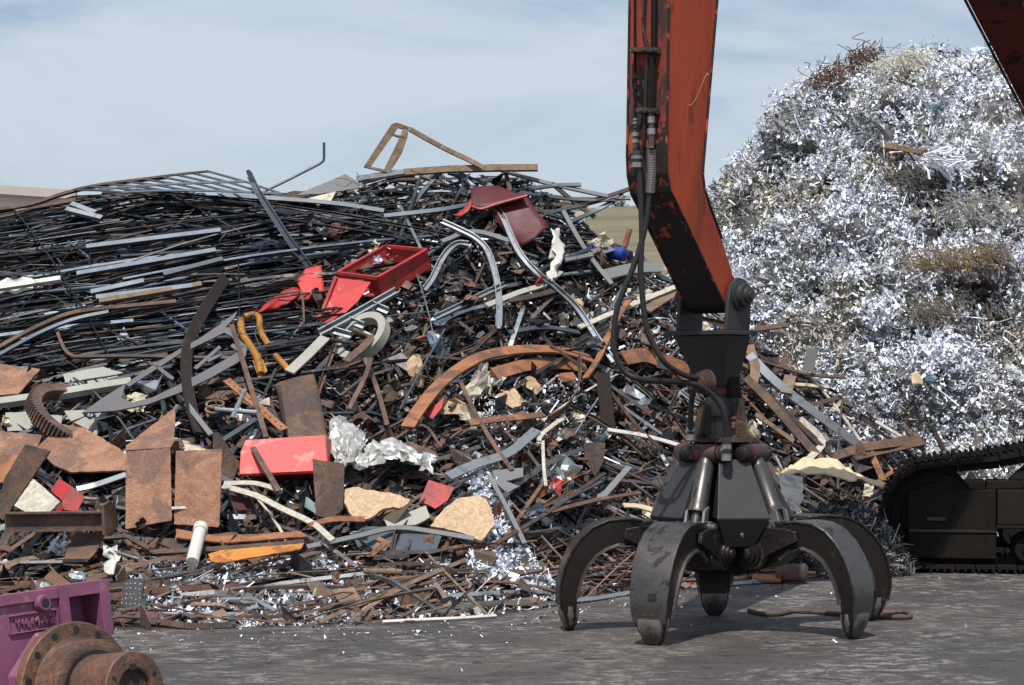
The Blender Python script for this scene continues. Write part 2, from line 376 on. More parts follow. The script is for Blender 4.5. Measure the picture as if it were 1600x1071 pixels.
tree(948, 335, 590, 1.3, 5.5, 'low dark bush on the hill crest just left of the round tree', 'bush', 'bush')

# ------------------------------------------------------------------ buildings behind the heap
def bld_left():
    Y0 = 60; xr = (98-800)*Y0/F_PX; H = EYE + (HOR-306)*Y0/F_PX
    root = tag(empty('warehouse', (xr, Y0, 0)), 'long pale concrete warehouse wall rising behind the left end of the heap', 'building')
    w_ = MB(); x0 = xr - 40
    w_.hexa([V3((x0,Y0,0)),V3((xr,Y0+1,0)),V3((xr,Y0+22,0)),V3((x0,Y0+22,0)),V3((x0,Y0,H+2.6)),V3((xr,Y0+1,H)),V3((xr,Y0+22,H)),V3((x0,Y0+22,H+2.6))])
    w_.build('wall', 'concrete', root)
    f = MB()
    for dz, hh in ((-0.02, 0.24), (-0.55, 0.1)):
        f.hexa([V3((x0,Y0-.25,H+2.6+dz)),V3((xr+.2,Y0+.75,H+dz)),V3((xr+.2,Y0+.997,H+dz)),V3((x0,Y0-.003,H+2.6+dz)),V3((x0,Y0-.25,H+2.6+dz+hh)),V3((xr+.2,Y0+.75,H+dz+hh)),V3((xr+.2,Y0+.997,H+dz+hh)),V3((x0,Y0-.003,H+2.6+dz+hh))])
    f.build('fascia', 'concrete', root)
bld_left()
def hut():
    Y0 = 70; a = P(520, 345, Y0); b_ = P(914, 316, Y0)
    root = tag(empty('shed', (a.x, Y0, 0)), 'pale grey flat roofed block showing through the bars near the hill', 'building')
    w_ = MB(); w_.box(V3(((a.x+b_.x)/2, Y0+3, b_.z/2)), V3(((b_.x-a.x)/2,0,0)), V3((0,3,0)), V3((0,0,b_.z/2))); w_.build('wall', 'concrete', root)
    r_ = MB(); r_.box(V3(((a.x+b_.x)/2, Y0+3, b_.z+.08)), V3(((b_.x-a.x)/2+.15,0,0)), V3((0,3.15,0)), V3((0,0,.078))); r_.build('roof', 'concrete', root)
    d_ = MB(); d_.box(V3((b_.x-.35, Y0-.02, 1.1)), V3((.3,0,0)), V3((0,.018,0)), V3((0,0,1.08))); d_.build('door', 'grey_paint', root)
hut()

# ------------------------------------------------------------------ material handler (tracks, boom, stick)
HUB = V3((1.474, 15.5, 0)); BV = V3((0.63, 0.77, 0)).normalized(); BS = V3((0.77, -0.63, 0)).normalized()
def K(k, s, z): return HUB + BV * k + BS * s + V3((0, 0, z))
mach = tag(empty('material_handler', (6.1, 21.6, 0)), 'red tracked material handler with its boom and stick reaching over the grapple', 'excavator')
def prof_solid(mb, prof, s0, s1, mats=None):
    a = [K(k, s0, z) for k, z in prof]; n = len(prof)
    tri = tessellate_polygon([a]); b_ = [K(k, s1, z) for k, z in prof]
    o = len(mb.v); mb.mi = 0; mb.add(a + b_, [tuple(t_) for t_ in tri] + [tuple(i+n for i in t_[::-1]) for t_ in tri])
    for i in range(n):
        j = (i+1) % n; q = len(mb.f)
        mb.f.append((o+i, o+j, o+n+j, o+n+i)); mb.m.append(mats[i] if mats else 0)
    mb.mi = 0
front = [(-.78,8.2),(-.876,4.28),(-.897,3.46),(-.905,3.26),(-.895,3.12),(-.855,3.0),(-.74,2.88),(-.60,2.715),(-.2,2.25),(-.13,2.21),(-.07,2.22),(-.02,2.26),(.005,2.33),(-.02,2.40)]
rear = [(-.087,2.46),(-.24,2.72),(-.40,2.955),(-.452,3.05),(-.472,3.14),(-.468,3.2),(-.31,4.28),(.1,6.8),(.16,8.2)]
pr = front + rear
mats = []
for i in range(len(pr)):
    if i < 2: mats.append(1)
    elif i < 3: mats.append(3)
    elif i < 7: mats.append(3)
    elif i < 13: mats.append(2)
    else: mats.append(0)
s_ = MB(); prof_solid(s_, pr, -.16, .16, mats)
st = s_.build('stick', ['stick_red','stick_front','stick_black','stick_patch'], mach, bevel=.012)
# welded edge beads along the stick's side plate
bd = MB()
for s in (.163, -.163):
    for line in (front[:9], rear[1:]):
        bd.tube([K(k + (0.012 if line is rear[1:] else 0.0), s, z) for k, z in line], .009, 6)
bd.build('weld_bead', 'stick_patch', st)
scr = MB(); q = [(-.66,3.60),(-.61,3.60),(-.56,3.645),(-.50,3.73),(-.455,3.80),(-.425,3.835),(-.40,3.83),(-.395,3.80)]
wd = [.002,.008,.014,.018,.018,.016,.010,.004]
va = [K(k, .1615, z + w_/2) for (k, z), w_ in zip(q, wd)]; vb = [K(k, .1615, z - w_/2) for (k, z), w_ in zip(q, wd)]
MATS['scrape'] = None; mat_paint('scrape', (0.62,0.22,0.14), (0.5,0.12,0.06), 0.3, 20, 0.6)
scr.grid([va, vb]); scr.build('paint_scrape', 'scrape', st)
# front-face pipes, clamps and fittings
def FK(px, py, out=.03):
    """point on (in front of) the stick's front face seen at a pixel"""
    x = (px - 800) / F_PX; z0 = 3.5
    for _ in range(4):
        kf = interp([(3.12,-.895),(3.26,-.905),(3.46,-.897),(4.28,-.876),(8.2,-.78)], z0) - out
        s = (x * (15.5 + BV.y*kf) - 1.474 - BV.x*kf) / (BS.x - x * BS.y)
        Y = 15.5 + BV.y*kf + BS.y*s; z0 = EYE - (py - HOR) * Y / F_PX
    return K(kf, s, z0)
def pipe(name, pts, r, mat='rubber', out=.035, k=5, par=None):
    mb = MB(); mb.tube(smooth_path([FK(x, y, out) for x, y in pts], k), r, 9); return mb.build(name, mat, par or st, smooth=True)
pipe('pipe', [(1023,-260),(1022,0),(1021,90),(1018,172)], .021, 'greasy', .05)
pipe('hose', [(1012,-260),(1007,0),(1004,30),(1007,52),(1012,78),(1010,120),(1008,172),(1006,215),(1003,240),(1010,285)], .011, 'rubber', .04)
pipe('pipe', [(992,-260),(992,60),(993,130),(992,190)], .009, 'greasy', .025)
for y, x0, x1 in ((79, 989, 1029), (174, 1000, 1028)):
    c = MB(); a, b_ = FK(x0, y, .032), FK(x1, y, .032); e = (b_-a)/2; 
    c.box((a+b_)/2, e, BV*.032, V3((0,0,.019))); c.box((a+b_)/2 - BV*.045, e*.9, BV*.012, V3((0,0,.014)))
    for x in (x0+4, (x0+x1)/2, x1-4): c.lathe(FK(x, y, .07), -BV, [(0,.014),(.02,.014),(.021,.007),(.035,.007)], 6)
    c.build('pipe_clamp', 'rust_dark', st)
lug = MB(); lug.tube([FK(995 + 6.5*math.cos(a/12*2*math.pi), 131 + 9*math.sin(a/12*2*math.pi), .03) for a in range(13)], .009, 6)
lug.prism([FK(x, y, .02) for x, y in ((998,140),(1004,135),(1009,152),(1003,146))], -BV*.02); lug.build('lifting_eye', 'greasy', st)
for (x, y0, y1, rr) in ((1018,176,232,.026),(993,184,200,.018),(993,204,236,.024)):
    c = MB(); a, b_ = FK(x, y0, .05), FK(x, y1, .05); L = (b_-a).length
    c.lathe(a, b_-a, [(0,rr*.7),(L*.12,rr*.7),(L*.12,rr),(L*.3,rr),(L*.3,rr*.75),(L*.45,rr*.75),(L*.45,rr*1.05),(L*.62,rr*1.05),(L*.62,rr*.8),(L,rr*.8)], 8)
    c.build('hose_fitting', 'worn_steel', st)
# pin at the stick end
pin = MB(); o = K(-.1, 0, 2.33)
pin.lathe(o - BS*.30, BS, [(0,.05),(.03,.075),(.06,.075),(.06,.1),(.10,.1),(.10,.07),(.50,.07),(.50,.105),(.535,.105),(.54,.085),(.575,.08),(.58,.055),(.60,.05),(.605,.03),(.62,.028)], 20)
pin.build('pin', 'grapple_black', st, smooth=True)
# boom
b_ = MB(); prof_solid(b_, [(-.35,8.05),(2.0,6.62),(4.18,4.93),(5.13,4.20),(7.2,2.05),(7.4,2.1),(7.35,2.4),(5.2,4.85),(3.0,6.75),(.5,8.75),(-.2,8.9),(-.5,8.5)], -.24, .24)
bo = b_.build('boom', 'boom_red', mach, bevel=.02)
for sgn in (-1, 1):
    bb = MB(); bb.tube([K(k, sgn*.245, z-.012) for k, z in ((-.3,8.05),(2.0,6.62),(4.18,4.93),(5.13,4.2),(7.1,2.12))], .014, 6); bb.build('weld_bead', 'stick_patch', bo)
cy = MB(); cy.tube([K(7.9,.42,1.75), K(7.0,.42,3.3)], .09, 14); cy.tube([K(7.0,.42,3.3), K(6.5,.42,3.9)], .05, 12); cy.build('boom_cylinder', 'greasy', mach, smooth=True)
cy = MB(); cy.tube([K(7.9,-.42,1.75), K(7.0,-.42,3.3)], .09, 14); cy.tube([K(7.0,-.42,3.3), K(6.5,-.42,3.9)], .05, 12); cy.build('boom_cylinder', 'greasy', mach, smooth=True)
# upper structure, outside the picture to the right
def kbox(name, mat, k0, k1, s0, s1, z0, z1, par=mach, bev=.03):
    mb = MB(); mb.hexa([K(k0,s0,z0),K(k1,s0,z0),K(k1,s1,z0),K(k0,s1,z0),K(k0,s0,z1),K(k1,s0,z1),K(k1,s1,z1),K(k0,s1,z1)]); return mb.build(name, mat, par, bevel=bev)
kbox('house', 'stick_red', 7.6, 10.6, -1.1, 1.1, 1.42, 2.7); kbox('counterweight', 'greasy', 10.62, 11.3, -1.15, 1.15, 1.42, 2.6)
kbox('cab', 'grapple_black', 7.5, 9.0, -1.3, -.45, 2.72, 4.3); kbox('slew_ring', 'greasy', 7.9, 9.3, -.7, .7, 1.1, 1.41)
# tracks
TD = V3((0.985, -0.17, 0)).normalized(); TN = V3((-TD.y, TD.x, 0))
def track(org, near):
    def T(u, n, z): return org + TD*u + TN*n + V3((0,0,z))
    W = .62
    path = []
    for i in range(9):
        a = math.pi*1.5 - math.pi*(i/8)      # idler at the left end
        path.append((.50 + .47*math.cos(a), .50 + .47*math.sin(a)))
    path += [(1.0,1.02),(1.6,1.13),(2.3,1.19),(3.2,1.19),(4.2,1.12)]
    for i in range(9):
        a = math.pi/2 - math.pi*(i/8); path.append((4.75 + .52*math.cos(a), .555 + .52*math.sin(a)))
    path += [(4.4,.03),(.5,.03)]
    pts = [V3((u,0,z)) for u, z in path]; L = [0]
    for a, c in zip(pts, pts[1:]): L.append(L[-1] + (c-a).length)
    ch = MB(); n = 62; step = L[-1]/n
    lk = []
    for i in range(n):
        d = (i+.5)*step; j = max(q_ for q_ in range(len(L)-1) if L[q_] <= d)
        f = (d-L[j])/(L[j+1]-L[j]); p = pts[j].lerp(pts[j+1], f); tg = (pts[j+1]-pts[j]).normalized(); nn = V3((-tg.z,0,tg.x)) # outward
        if (p + nn*.1 - V3((2.6,0,.55))).length < (p - V3((2.6,0,.55))).length: nn = -nn
        def W3(v): return TD*v.x + V3((0,0,v.z))
        o = T(p.x, W/2, p.z); ex = W3(tg)*step*.47; ey = TN*W/2; ez = W3(nn)
        ch.box(o, ex, ey, ez*.018); ch.box(o + ez*.036 - ex*.8, ex*.14, ey, ez*.018); ch.box(o + ez*.030 , ex*.12, ey, ez*.012); ch.box(o + ez*.030 + ex*.75, ex*.12, ey, ez*.012)
        for w_ in (-.12,.12): ch.box(o - ez*.055 + TN*w_, ex*1.02, TN*.025, ez*.036)
    ch.build('track_chain', 'greasy', mach)
    fr = MB()   # side frame: idler guard block, longitudinal beam and ledge
    fr.hexa([T(.26,.06,.10),T(1.06,.06,.10),T(1.06,.56,.10),T(.26,.56,.10),T(.26,.06,.72),T(1.06,.06,.74),T(1.06,.56,.74),T(.26,.56,.72)])
    fr.hexa([T(1.07,.00,.42),T(4.3,.00,.42),T(4.3,.56,.42),T(1.07,.56,.42),T(1.07,.05,.74),T(4.3,.05,.74),T(4.3,.56,.74),T(1.07,.56,.74)])
    fr.hexa([T(1.063,-.03,.385),T(4.3,-.03,.385),T(4.3,.5,.385),T(1.063,.5,.385),T(1.063,-.03,.417),T(4.3,-.03,.417),T(4.3,.5,.417),T(1.063,.5,.417)])
    fr.hexa([T(1.3,.1,.743),T(4.1,.1,.743),T(4.1,.5,.743),T(1.3,.5,.743),T(1.5,.16,.93),T(4.0,.16,.93),T(4.0,.45,.93),T(1.5,.45,.93)])
    fo = fr.build('track_frame', 'track_frame_paint', mach, bevel=.012)
    sl = MB(); sl.box(T(.52,.052,.47), TD*.085, TN*.006, V3((0,0,.018))); sl.build('slot', 'rubber', fo)
    bm_ = MB(); bm_.box(T(.66,.053,.36), TD*.39, TN*.005, V3((0,0,.012))); bm_.build('guard_seam', 'rubber', fo)
    for u in (1.35,1.95,2.55,3.15,3.75):
        r_ = MB(); r_.lathe(T(u,.02,.2), TN, [(0,.05),(.03,.06),(.03,.12),(.12,.12),(.12,.15),(.17,.15),(.17,.12),(.4,.12),(.4,.15),(.45,.15),(.45,.12),(.55,.12)], 18); r_.build('roller', 'track_frame_paint', mach, smooth=True)
    for u, z, r0, nm in ((.50,.5,.42,'idler'),(4.75,.555,.44,'sprocket')):
        r_ = MB(); r_.lathe(T(u,.1,z), TN, [(0,.1),(.02,r0*.7),(.05,r0*.72),(.05,r0*.93),(.14,r0*.93),(.14,r0),(.28,r0),(.28,r0*.93),(.4,r0*.93)], 30); r_.build(nm, 'greasy', mach, smooth=True)
    r_ = MB(); r_.lathe(T(2.5,.15,1.04), TN, [(0,.08),(.05,.08),(.05,.1),(.3,.1)], 16); r_.build('carrier_roller', 'greasy', mach, smooth=True)
o = P(1374, 896, 20.45); o.z = 0.03
track(o, True); track(o + TN*2.35, False)
cb = MB(); c0 = o + TD*2.6 + TN*.55; cb.box(c0 + TN*.95 + V3((0,0,.72)), TD*.75, TN*.95, V3((0,0,.3))); cb.build('car_body', 'track_frame_paint', mach)

# ------------------------------------------------------------------ orange-peel grapple
mat_paint('bare_edge', (0.10,0.09,0.082), (0.2,0.19,0.18), 0.5, 9, 0.4, (0.05,0.04,0.034), 0.7, metallic=0.6)
gr = tag(empty('grapple', HUB), 'dark five-tined orange peel grapple resting on its tips on the asphalt', 'grapple')
def G(a, r, z, tg=0.0):
    return HUB + V3((math.cos(a)*r - math.sin(a)*tg, math.sin(a)*r + math.cos(a)*tg, z))
OUT = [(.33,.68),(.40,.755),(.48,.775),(.57,.765),(.68,.775),(.80,.765),(.90,.72),(.98,.645),(1.045,.55),(1.09,.44),(1.115,.33),(1.118,.24),(1.105,.15),(1.085,.085),(1.066,.02),(1.055,0)]
INN = [(.30,.46),(.37,.44),(.45,.46),(.54,.52),(.63,.585),(.73,.60),(.815,.575),(.885,.525),(.937,.455),(.972,.385),(.995,.31),(1.007,.235),(1.012,.15),(1.012,.085),(1.028,.02),(1.04,0)]
WID = [.085,.10,.112,.122,.130,.136,.138,.138,.137,.134,.129,.122,.110,.095,.064,.04]
TW = math.radians
tips = [(88,.95),(185,1.08),(242,1.16),(322,1.05),(27,1.27)]
for deg, rt in tips:
    a = TW(deg); k = (rt-.3)/(1.05-.3)
    def q(r, z, w): return G(a, .3 + (r-.3)*k, z, w)
    tn = MB()
    rows = []
    n = len(OUT)
    for i in range(n):
        (ro, zo), (ri, zi), w_ = OUT[i], INN[i], WID[i]
        wi = w_*.94
        rows.append([q(ro,zo,-w_), q(ro,zo,0), q(ro,zo,w_), q(ri,zi,wi), q(ri,zi,0), q(ri,zi,-wi), q(ro,zo,-w_)])
    vs = [p for r_ in rows for p in r_[:6]]; fs = []
    for i in range(n-1):
        for j in range(6): fs.append((i*6+j, i*6+(j+1)%6, (i+1)*6+(j+1)%6, (i+1)*6+j))
    fs += [tuple(range(6)), tuple(range((n-1)*6, n*6))]
    tn.add(vs, fs); to = tn.build('tine', 'grapple_tine', gr, smooth=True, bevel=.009)
    # wear plate on the back of the tine, flanges along the inner edge, cast tip
    wp = MB(); rows = []
    for i in range(3, 13):
        (ro, zo), w_ = OUT[i], WID[i]
        (r1, z1), (r0, z0) = OUT[i+1], OUT[i-1]; nx, nz = (z0-z1), (r1-r0); L_ = math.hypot(nx, nz); nx, nz = nx/L_, nz/L_
        d = .012; rows.append([q(ro-nx*.004,zo-nz*.004,-w_*1.05), q(ro+nx*d,zo+nz*d,-w_*1.05), q(ro+nx*d,zo+nz*d,w_*1.05), q(ro-nx*.004,zo-nz*.004,w_*1.05)])
    vs = [p for r_ in rows for p in r_]; fs = [(i*4+j, i*4+(j+1)%4, (i+1)*4+(j+1)%4, (i+1)*4+j) for i in range(len(rows)-1) for j in range(4)] + [(0,1,2,3), tuple(range(len(vs)-4, len(vs)))]
    wp.add(vs, fs); wp.build('wear_plate', 'worn_steel' if deg in (242, 322) else 'grapple_tine', to, smooth=True, bevel=.004)
    for sgn in (-1, 1):
        fl = MB(); pts = [q(INN[i][0], INN[i][1], sgn*WID[i]*1.0) for i in range(3, 12)]
        fl.sweep(pts, rect(.026,.02), G(a,1,0)-G(a,0,0))
        fl.build('flange', 'bare_edge', to, smooth=True)
    tp = MB(); rows = []
    for (ro, zo, ri, zi, w_) in ((1.12,.175,.99,.165,.116),(1.112,.11,.995,.105,.107),(1.095,.06,1.002,.055,.088),(1.078,.02,1.018,.015,.058),(1.06,-.004,1.035,-.004,.03)):
        rows.append([q(ro,zo,-w_*.75), q(ro+.008,zo,0), q(ro,zo,w_*.75), q((ro+ri)/2,zo,w_), q(ri,zi,w_*.75), q(ri-.008,zi,0), q(ri,zi,-w_*.75), q((ro+ri)/2,zo,-w_)])
    vs = [p for r_ in rows for p in r_]; fs = [(i*8+j, i*8+(j+1)%8, (i+1)*8+(j+1)%8, (i+1)*8+j) for i in range(len(rows)-1) for j in range(8)] + [tuple(range(8)), tuple(range(len(vs)-8, len(vs)))]
    tp.add(vs, fs); tp.build('tine_tip', 'worn_steel', to, smooth=True)
    # bulging cheek plate on each side of the arch root
    for sgn in (-1, 1):
        ck = MB(); pts = [q(r_, z_, sgn*.138) for r_, z_ in ((.40,.50),(.52,.57),(.63,.615),(.70,.65),(.69,.715),(.60,.735),(.47,.735),(.38,.70))]
        ck.prism(pts, (q(.5,.6,sgn*.03)-q(.5,.6,0)))
        ck.build('cheek_plate', 'grapple_tine', to, bevel=.008)
    tv = G(a,0,0,1) - HUB
    pn = MB(); c0 = G(a, .33, .55)     # main hinge pin with stepped caps
    pn.lathe(c0 - tv*.205, tv, [(-.03,.02),(-.018,.04),(-.005,.042),(-.003,.066),(.017,.068),(.019,.088),(.035,.09),(.037,.108),(.373,.108),(.375,.09),(.391,.088),(.393,.068),(.413,.066),(.415,.042),(.428,.04),(.44,.02)], 20)
    pn.build('hinge_pin', 'grapple_tine', gr, smooth=True)
    pn = MB(); c1 = G(a, .3+(.455-.3)*k, .73)
    pn.lathe(c1 - tv*.165, tv, [(0,.025),(.01,.04),(.035,.042),(.036,.05),(.294,.05),(.295,.042),(.32,.04),(.33,.025)], 14); pn.build('rod_pin', 'worn_steel', gr, smooth=True)
    # hydraulic cylinder with its red boss and pivot caps
    top = G(a, .26, 1.235); bot = G(a, .3+(.46-.3)*k, .74); ax = (bot-top); L_ = ax.length
    cyl = MB(); cyl.lathe(top, ax, [(.03,.045),(.09,.058),(.09,.064),(L_-.16,.064),(L_-.15,.07),(L_-.10,.07),(L_-.10,.04),(L_-.01,.04)], 22); cyo = cyl.build('cylinder', 'worn_steel', gr, smooth=True)
    eye = MB()
    for w_ in (-.065,.065): eye.prism([bot + ax.normalized()*-.15 + tv*w_, bot + ax.normalized()*-.12 + tv*w_ + G(a,.06,0)-HUB, bot + tv*w_ + G(a,.055,-.03)-HUB, bot + tv*w_ + G(a,-.03,-.03)-HUB], tv*.018)
    eye.build('clevis', 'worn_steel', cyo)
    bs = MB(); bs.lathe(top - tv*.085, tv, [(0,.04),(.008,.068),(.16,.068),(.17,.04)], 20); bs.lathe(top, ax, [(.0,.05),(.16,.052),(.17,.064),(.18,.064)], 18)
    bs.build('boss', 'red_boss', cyo, smooth=True)
    for sgn in (-1, 1):
        cp = MB(); cp.lathe(top + tv*sgn*.086, tv*sgn, [(0,.060),(.02,.066),(.045,.066),(.06,.055),(.085,.05),(.095,.03)], 18); cp.build('pivot_cap', 'grapple_tine', cyo, smooth=True)
# hub core, covers, plate
hb = MB(); hb.lathe(HUB + V3((0,0,.40)), V3((0,0,1)), [(0,.20),(.02,.27),(.06,.27),(.09,.23),(.30,.20),(.8,.17),(.92,.2)], 20)
for deg, _ in tips:
    a = TW(deg)
    for w_ in (-.155, .135):
        hb.prism([G(a,.14,.42,w_),G(a,.34,.43,w_),G(a,.41,.50,w_),G(a,.42,.60,w_),G(a,.33,.67,w_),G(a,.14,.80,w_)], (G(a,0,0,.02)-HUB))
    for w_ in (-.10,.08):
        hb.prism([G(a,.14,1.10,w_),G(a,.27,1.16,w_),G(a,.31,1.24,w_),G(a,.26,1.30,w_),G(a,.12,1.30,w_)], (G(a,0,0,.02)-HUB))
hb.build('hub', 'greasy', gr, bevel=.006)
for i, dg in enumerate((282, 213, 354.5, 57.5, 136)):
    a = TW(dg); k = 1.0 if i == 0 else 0.96
    cv = MB(); rows = []
    for (r_, z_, w_, ri) in ((.285,1.195,.112,.15),(.500,.80,.188,.18),(.40,.60,.105,.17)):
        rows.append([G(a,r_,z_,-w_*k),G(a,r_,z_,w_*k),G(a,ri,z_,w_*.7*k),G(a,ri,z_,-w_*.7*k)])
    vs = [p for r in rows for p in r]; fs = [(q_*4+j, q_*4+(j+1)%4, (q_+1)*4+(j+1)%4, (q_+1)*4+j) for q_ in range(2) for j in range(4)] + [(0,1,2,3),(8,9,10,11)]
    cv.add(vs, fs); co_ = cv.build('cover', 'grapple_black', gr, bevel=.007)
    bl = MB()
    bl.lathe(G(a,.447,.69), G(a,.9,-.45)-HUB, [(0,.012),(.022,.012)], 8)
    bl.build('bolt', 'worn_steel', co_)
pl_ = MB(); pl_.lathe(HUB + V3((0,0,1.315)), V3((0,0,1)), [(0,.27),(.028,.27)], 10); po = pl_.build('top_plate', 'rust_dark', gr)
rt_ = MB(); z0 = HUB + V3((-.01,0,0))
rt_.lathe(z0 + V3((0,0,1.345)), V3((0,0,1)), [(0,.085),(.03,.085),(.03,.078),(.15,.078)], 20); rt_.build('rotator_shaft', 'rubber', gr, smooth=True)
rt_ = MB(); rt_.lathe(z0 + V3((0,0,1.49)), V3((0,0,1)), [(0,.098),(.012,.104),(.13,.104),(.14,.09),(.155,.09)], 24); rt_.build('rotator', 'grapple_black', gr, smooth=True)
for dg, h_, mt in ((-35,.31,'rust_dark'),(15,.33,'rust_tan'),(170,.3,'rust_dark'),(215,.28,'greasy'),(90,.3,'greasy')):
    a = TW(dg); gs = MB(); gs.prism([G(a,.115,1.344,-.012),G(a,.245,1.344,-.012),G(a,.20,1.40,-.012),G(a,.155,1.344+h_*.85,-.012),G(a,.115,1.344+h_*.8,-.012)], G(a,0,0,.024)-HUB); gs.build('gusset', mt, gr, bevel=.004)
nk = MB(); nk.box(HUB + V3((.01,0,1.70)), BS*.075, BV*.085, V3((0,0,.058))); nk.box(HUB + V3((.01,0,1.80)), BS*.05, BV*.07, V3((0,0,.1))); nk.build('swivel_link', 'red_boss', gr, bevel=.012)
# hanger bracket: ears, cross plate and tapering box
br = MB()
for s in (-.215, .185):
    br.prism([K(k, s, z) for k, z in ((-.26,2.09),(.03,2.09),(.045,2.30),(.03,2.38),(-.03,2.445),(-.12,2.455),(-.20,2.40),(-.235,2.30))], BS*.03)
bro = br.build('hanger_ear', 'grapple_black', gr, bevel=.006)
br = MB(); br.hexa([K(-.30,-.255,2.055),K(.06,-.255,2.055),K(.06,.255,2.055),K(-.30,.255,2.055),K(-.30,-.255,2.088),K(.06,-.255,2.088),K(.06,.255,2.088),K(-.30,.255,2.088)])
br.build('cross_plate', 'grapple_black', gr, bevel=.006)
br = MB(); br.hexa([K(-.14,-.115,1.70),K(.04,-.115,1.70),K(.06,.09,1.70),K(-.12,.09,1.70),K(-.27,-.225,2.053),K(.03,-.225,2.053),K(.03,.225,2.053),K(-.27,.225,2.053)])
br.build('hanger_box', 'grapple_black', gr, bevel=.01)
for sgn in (-1, 1):
    sw = MB(); sw.hexa([K(-.06,sgn*.10-.015,1.62),K(.06,sgn*.10-.015,1.62),K(.06,sgn*.10+.015,1.62),K(-.06,sgn*.10+.015,1.62),K(-.10,sgn*.10-.015,1.86),K(.05,sgn*.10-.015,1.86),K(.05,sgn*.10+.015,1.86),K(-.10,sgn*.10+.015,1.86)]); sw.build('swivel_cheek', 'greasy', gr)
bt = MB(); c0 = P(1108, 597, 15.13)
bt.lathe(c0, V3((-.85,-.5,-.12)), [(0,.085),(.02,.09),(.025,.07),(.045,.085),(.05,.066),(.07,.078),(.075,.06),(.095,.068),(.1,.052),(.12,.058),(.125,.04),(.15,.035)], 18); bt.build('swivel_boot', 'rust_dark', gr, smooth=True)
# hydraulic hoses hanging from the stick to the grapple
def hose(pts, r, ny=14.75, mat='rubber', name='hose'):
    mb = MB(); mb.tube(smooth_path([P(x, y, ny + (d[0] if d else 0)) for x, y, *d in pts], 6), r, 10); return mb.build(name, mat, gr, smooth=True)
hose([(993,232),(996,250),(1000,280),(1003,364),(1001,420),(1005,476),(1010,512),(1019,535),(1040,568),(1066,585,.15),(1090,592,.3)], .020)
hose([(1018,228),(1018,250),(1016,290),(1010,344),(999,390),(982,437),(966,476),(959,518),(961,552),(975,580),(1000,593),(1030,596,.1),(1060,597,.2),(1092,603,.25),(1116,621,.3),(1131,648,.32),(1135,688,.35),(1136,716,.35)], .020)
hose([(1090,596,.35),(1084,610,.35),(1080,632,.4),(1079,660,.45),(1079,686,.5)], .020)
sp = MB(); pts = []
for i in range(26*8):
    y = 234 + (302-234)*i/(26*8); a = i/8*2*math.pi
    base = P(1018 - max(0, y-270)*.06, y, 14.75); pts.append(base + V3((math.cos(a)*.033, math.sin(a)*.033, 0)))
sp.tube(pts, .005, 5); sp.build('hose_spring', 'worn_steel', gr, smooth=True)
for (x, y0, y1, ny, rr) in ((1079,660,688,15.24,.03),(1135,684,720,15.1,.03),(995,236,262,14.75,.032)):
    c = MB(); a = P(x,y0,ny); L_ = (y1-y0)/F_PX*ny; c.lathe(a, V3((0,0,-1)), [(0,rr),(L_*.3,rr),(L_*.3,rr*1.2),(L_*.5,rr*1.2),(L_*.5,rr*.9),(L_*.7,rr*.9),(L_*.7,rr*1.15),(L_,rr*1.15)], 10); c.build('hose_fitting', 'worn_steel', gr)

# ------------------------------------------------------------------ purple gearbox with its rusty output shaft
O = P(168, 905, 9.4); GX = V3((.64,.76,.045)).normalized(); GN = V3((.755,-.644,.13)).normalized(); GZ = GN.cross(GX)*-1
GZ = GX.cross(GN); GZ = GZ if GZ.z > 0 else -GZ
def B(x, n, z): return O + GX*x + GN*n + GZ*z
gb = tag(empty('gearbox', V3((O.x-.4, O.y-.3, 0))), 'purple painted gearbox casing with rusty flange and shaft in the near left corner', 'gearbox')
def bbox(mb, x0, x1, n0, n1, z0, z1): mb.hexa([B(x0,n0,z0),B(x1,n0,z0),B(x1,n1,z0),B(x0,n1,z0),B(x0,n0,z1),B(x1,n0,z1),B(x1,n1,z1),B(x0,n1,z1)])
cs = MB(); ZB = -.72
bbox(cs, -1.3, -.262, -.15, -.015, -.45, -.012); bbox(cs, -1.3, -.012, -.6, -.16, ZB, -.42); bbox(cs, -1.3, -.262, -.15, -.015, ZB, -.452)           # main casing, set back a little
bbox(cs, -1.3, -.264, -.155, .0, -.052, -.006)           # top flange lip
# right end block round the deep pocket
bbox(cs, -.262, -.215, -.16, .003, -.42, .002); bbox(cs, -.215, -.05, -.16, .003, -.055, .002); bbox(cs, -.05, .0, -.16, .003, -.235, .002)
bbox(cs, -.213, -.052, -.158, -.12, -.42, -.057); bbox(cs, -.05, -.012, -.158, -.02, -.30, -.235)
bbox(cs, -.262, .0, -.158, -.012, ZB, -.42); bbox(cs, -.05, .0, -.158, .003, -.42, -.30)
for (x0, x1, z0, z1) in ((-.53,-.275,-.100,-.094),(-.53,-.275,-.172,-.166),(-.53,-.524,-.166,-.100),(-.281,-.275,-.166,-.100)): bbox(cs, x0, x1, -.02, -.004, z0, z1)
cso = cs.build('casing', 'purple_paint', gb, bevel=.006)
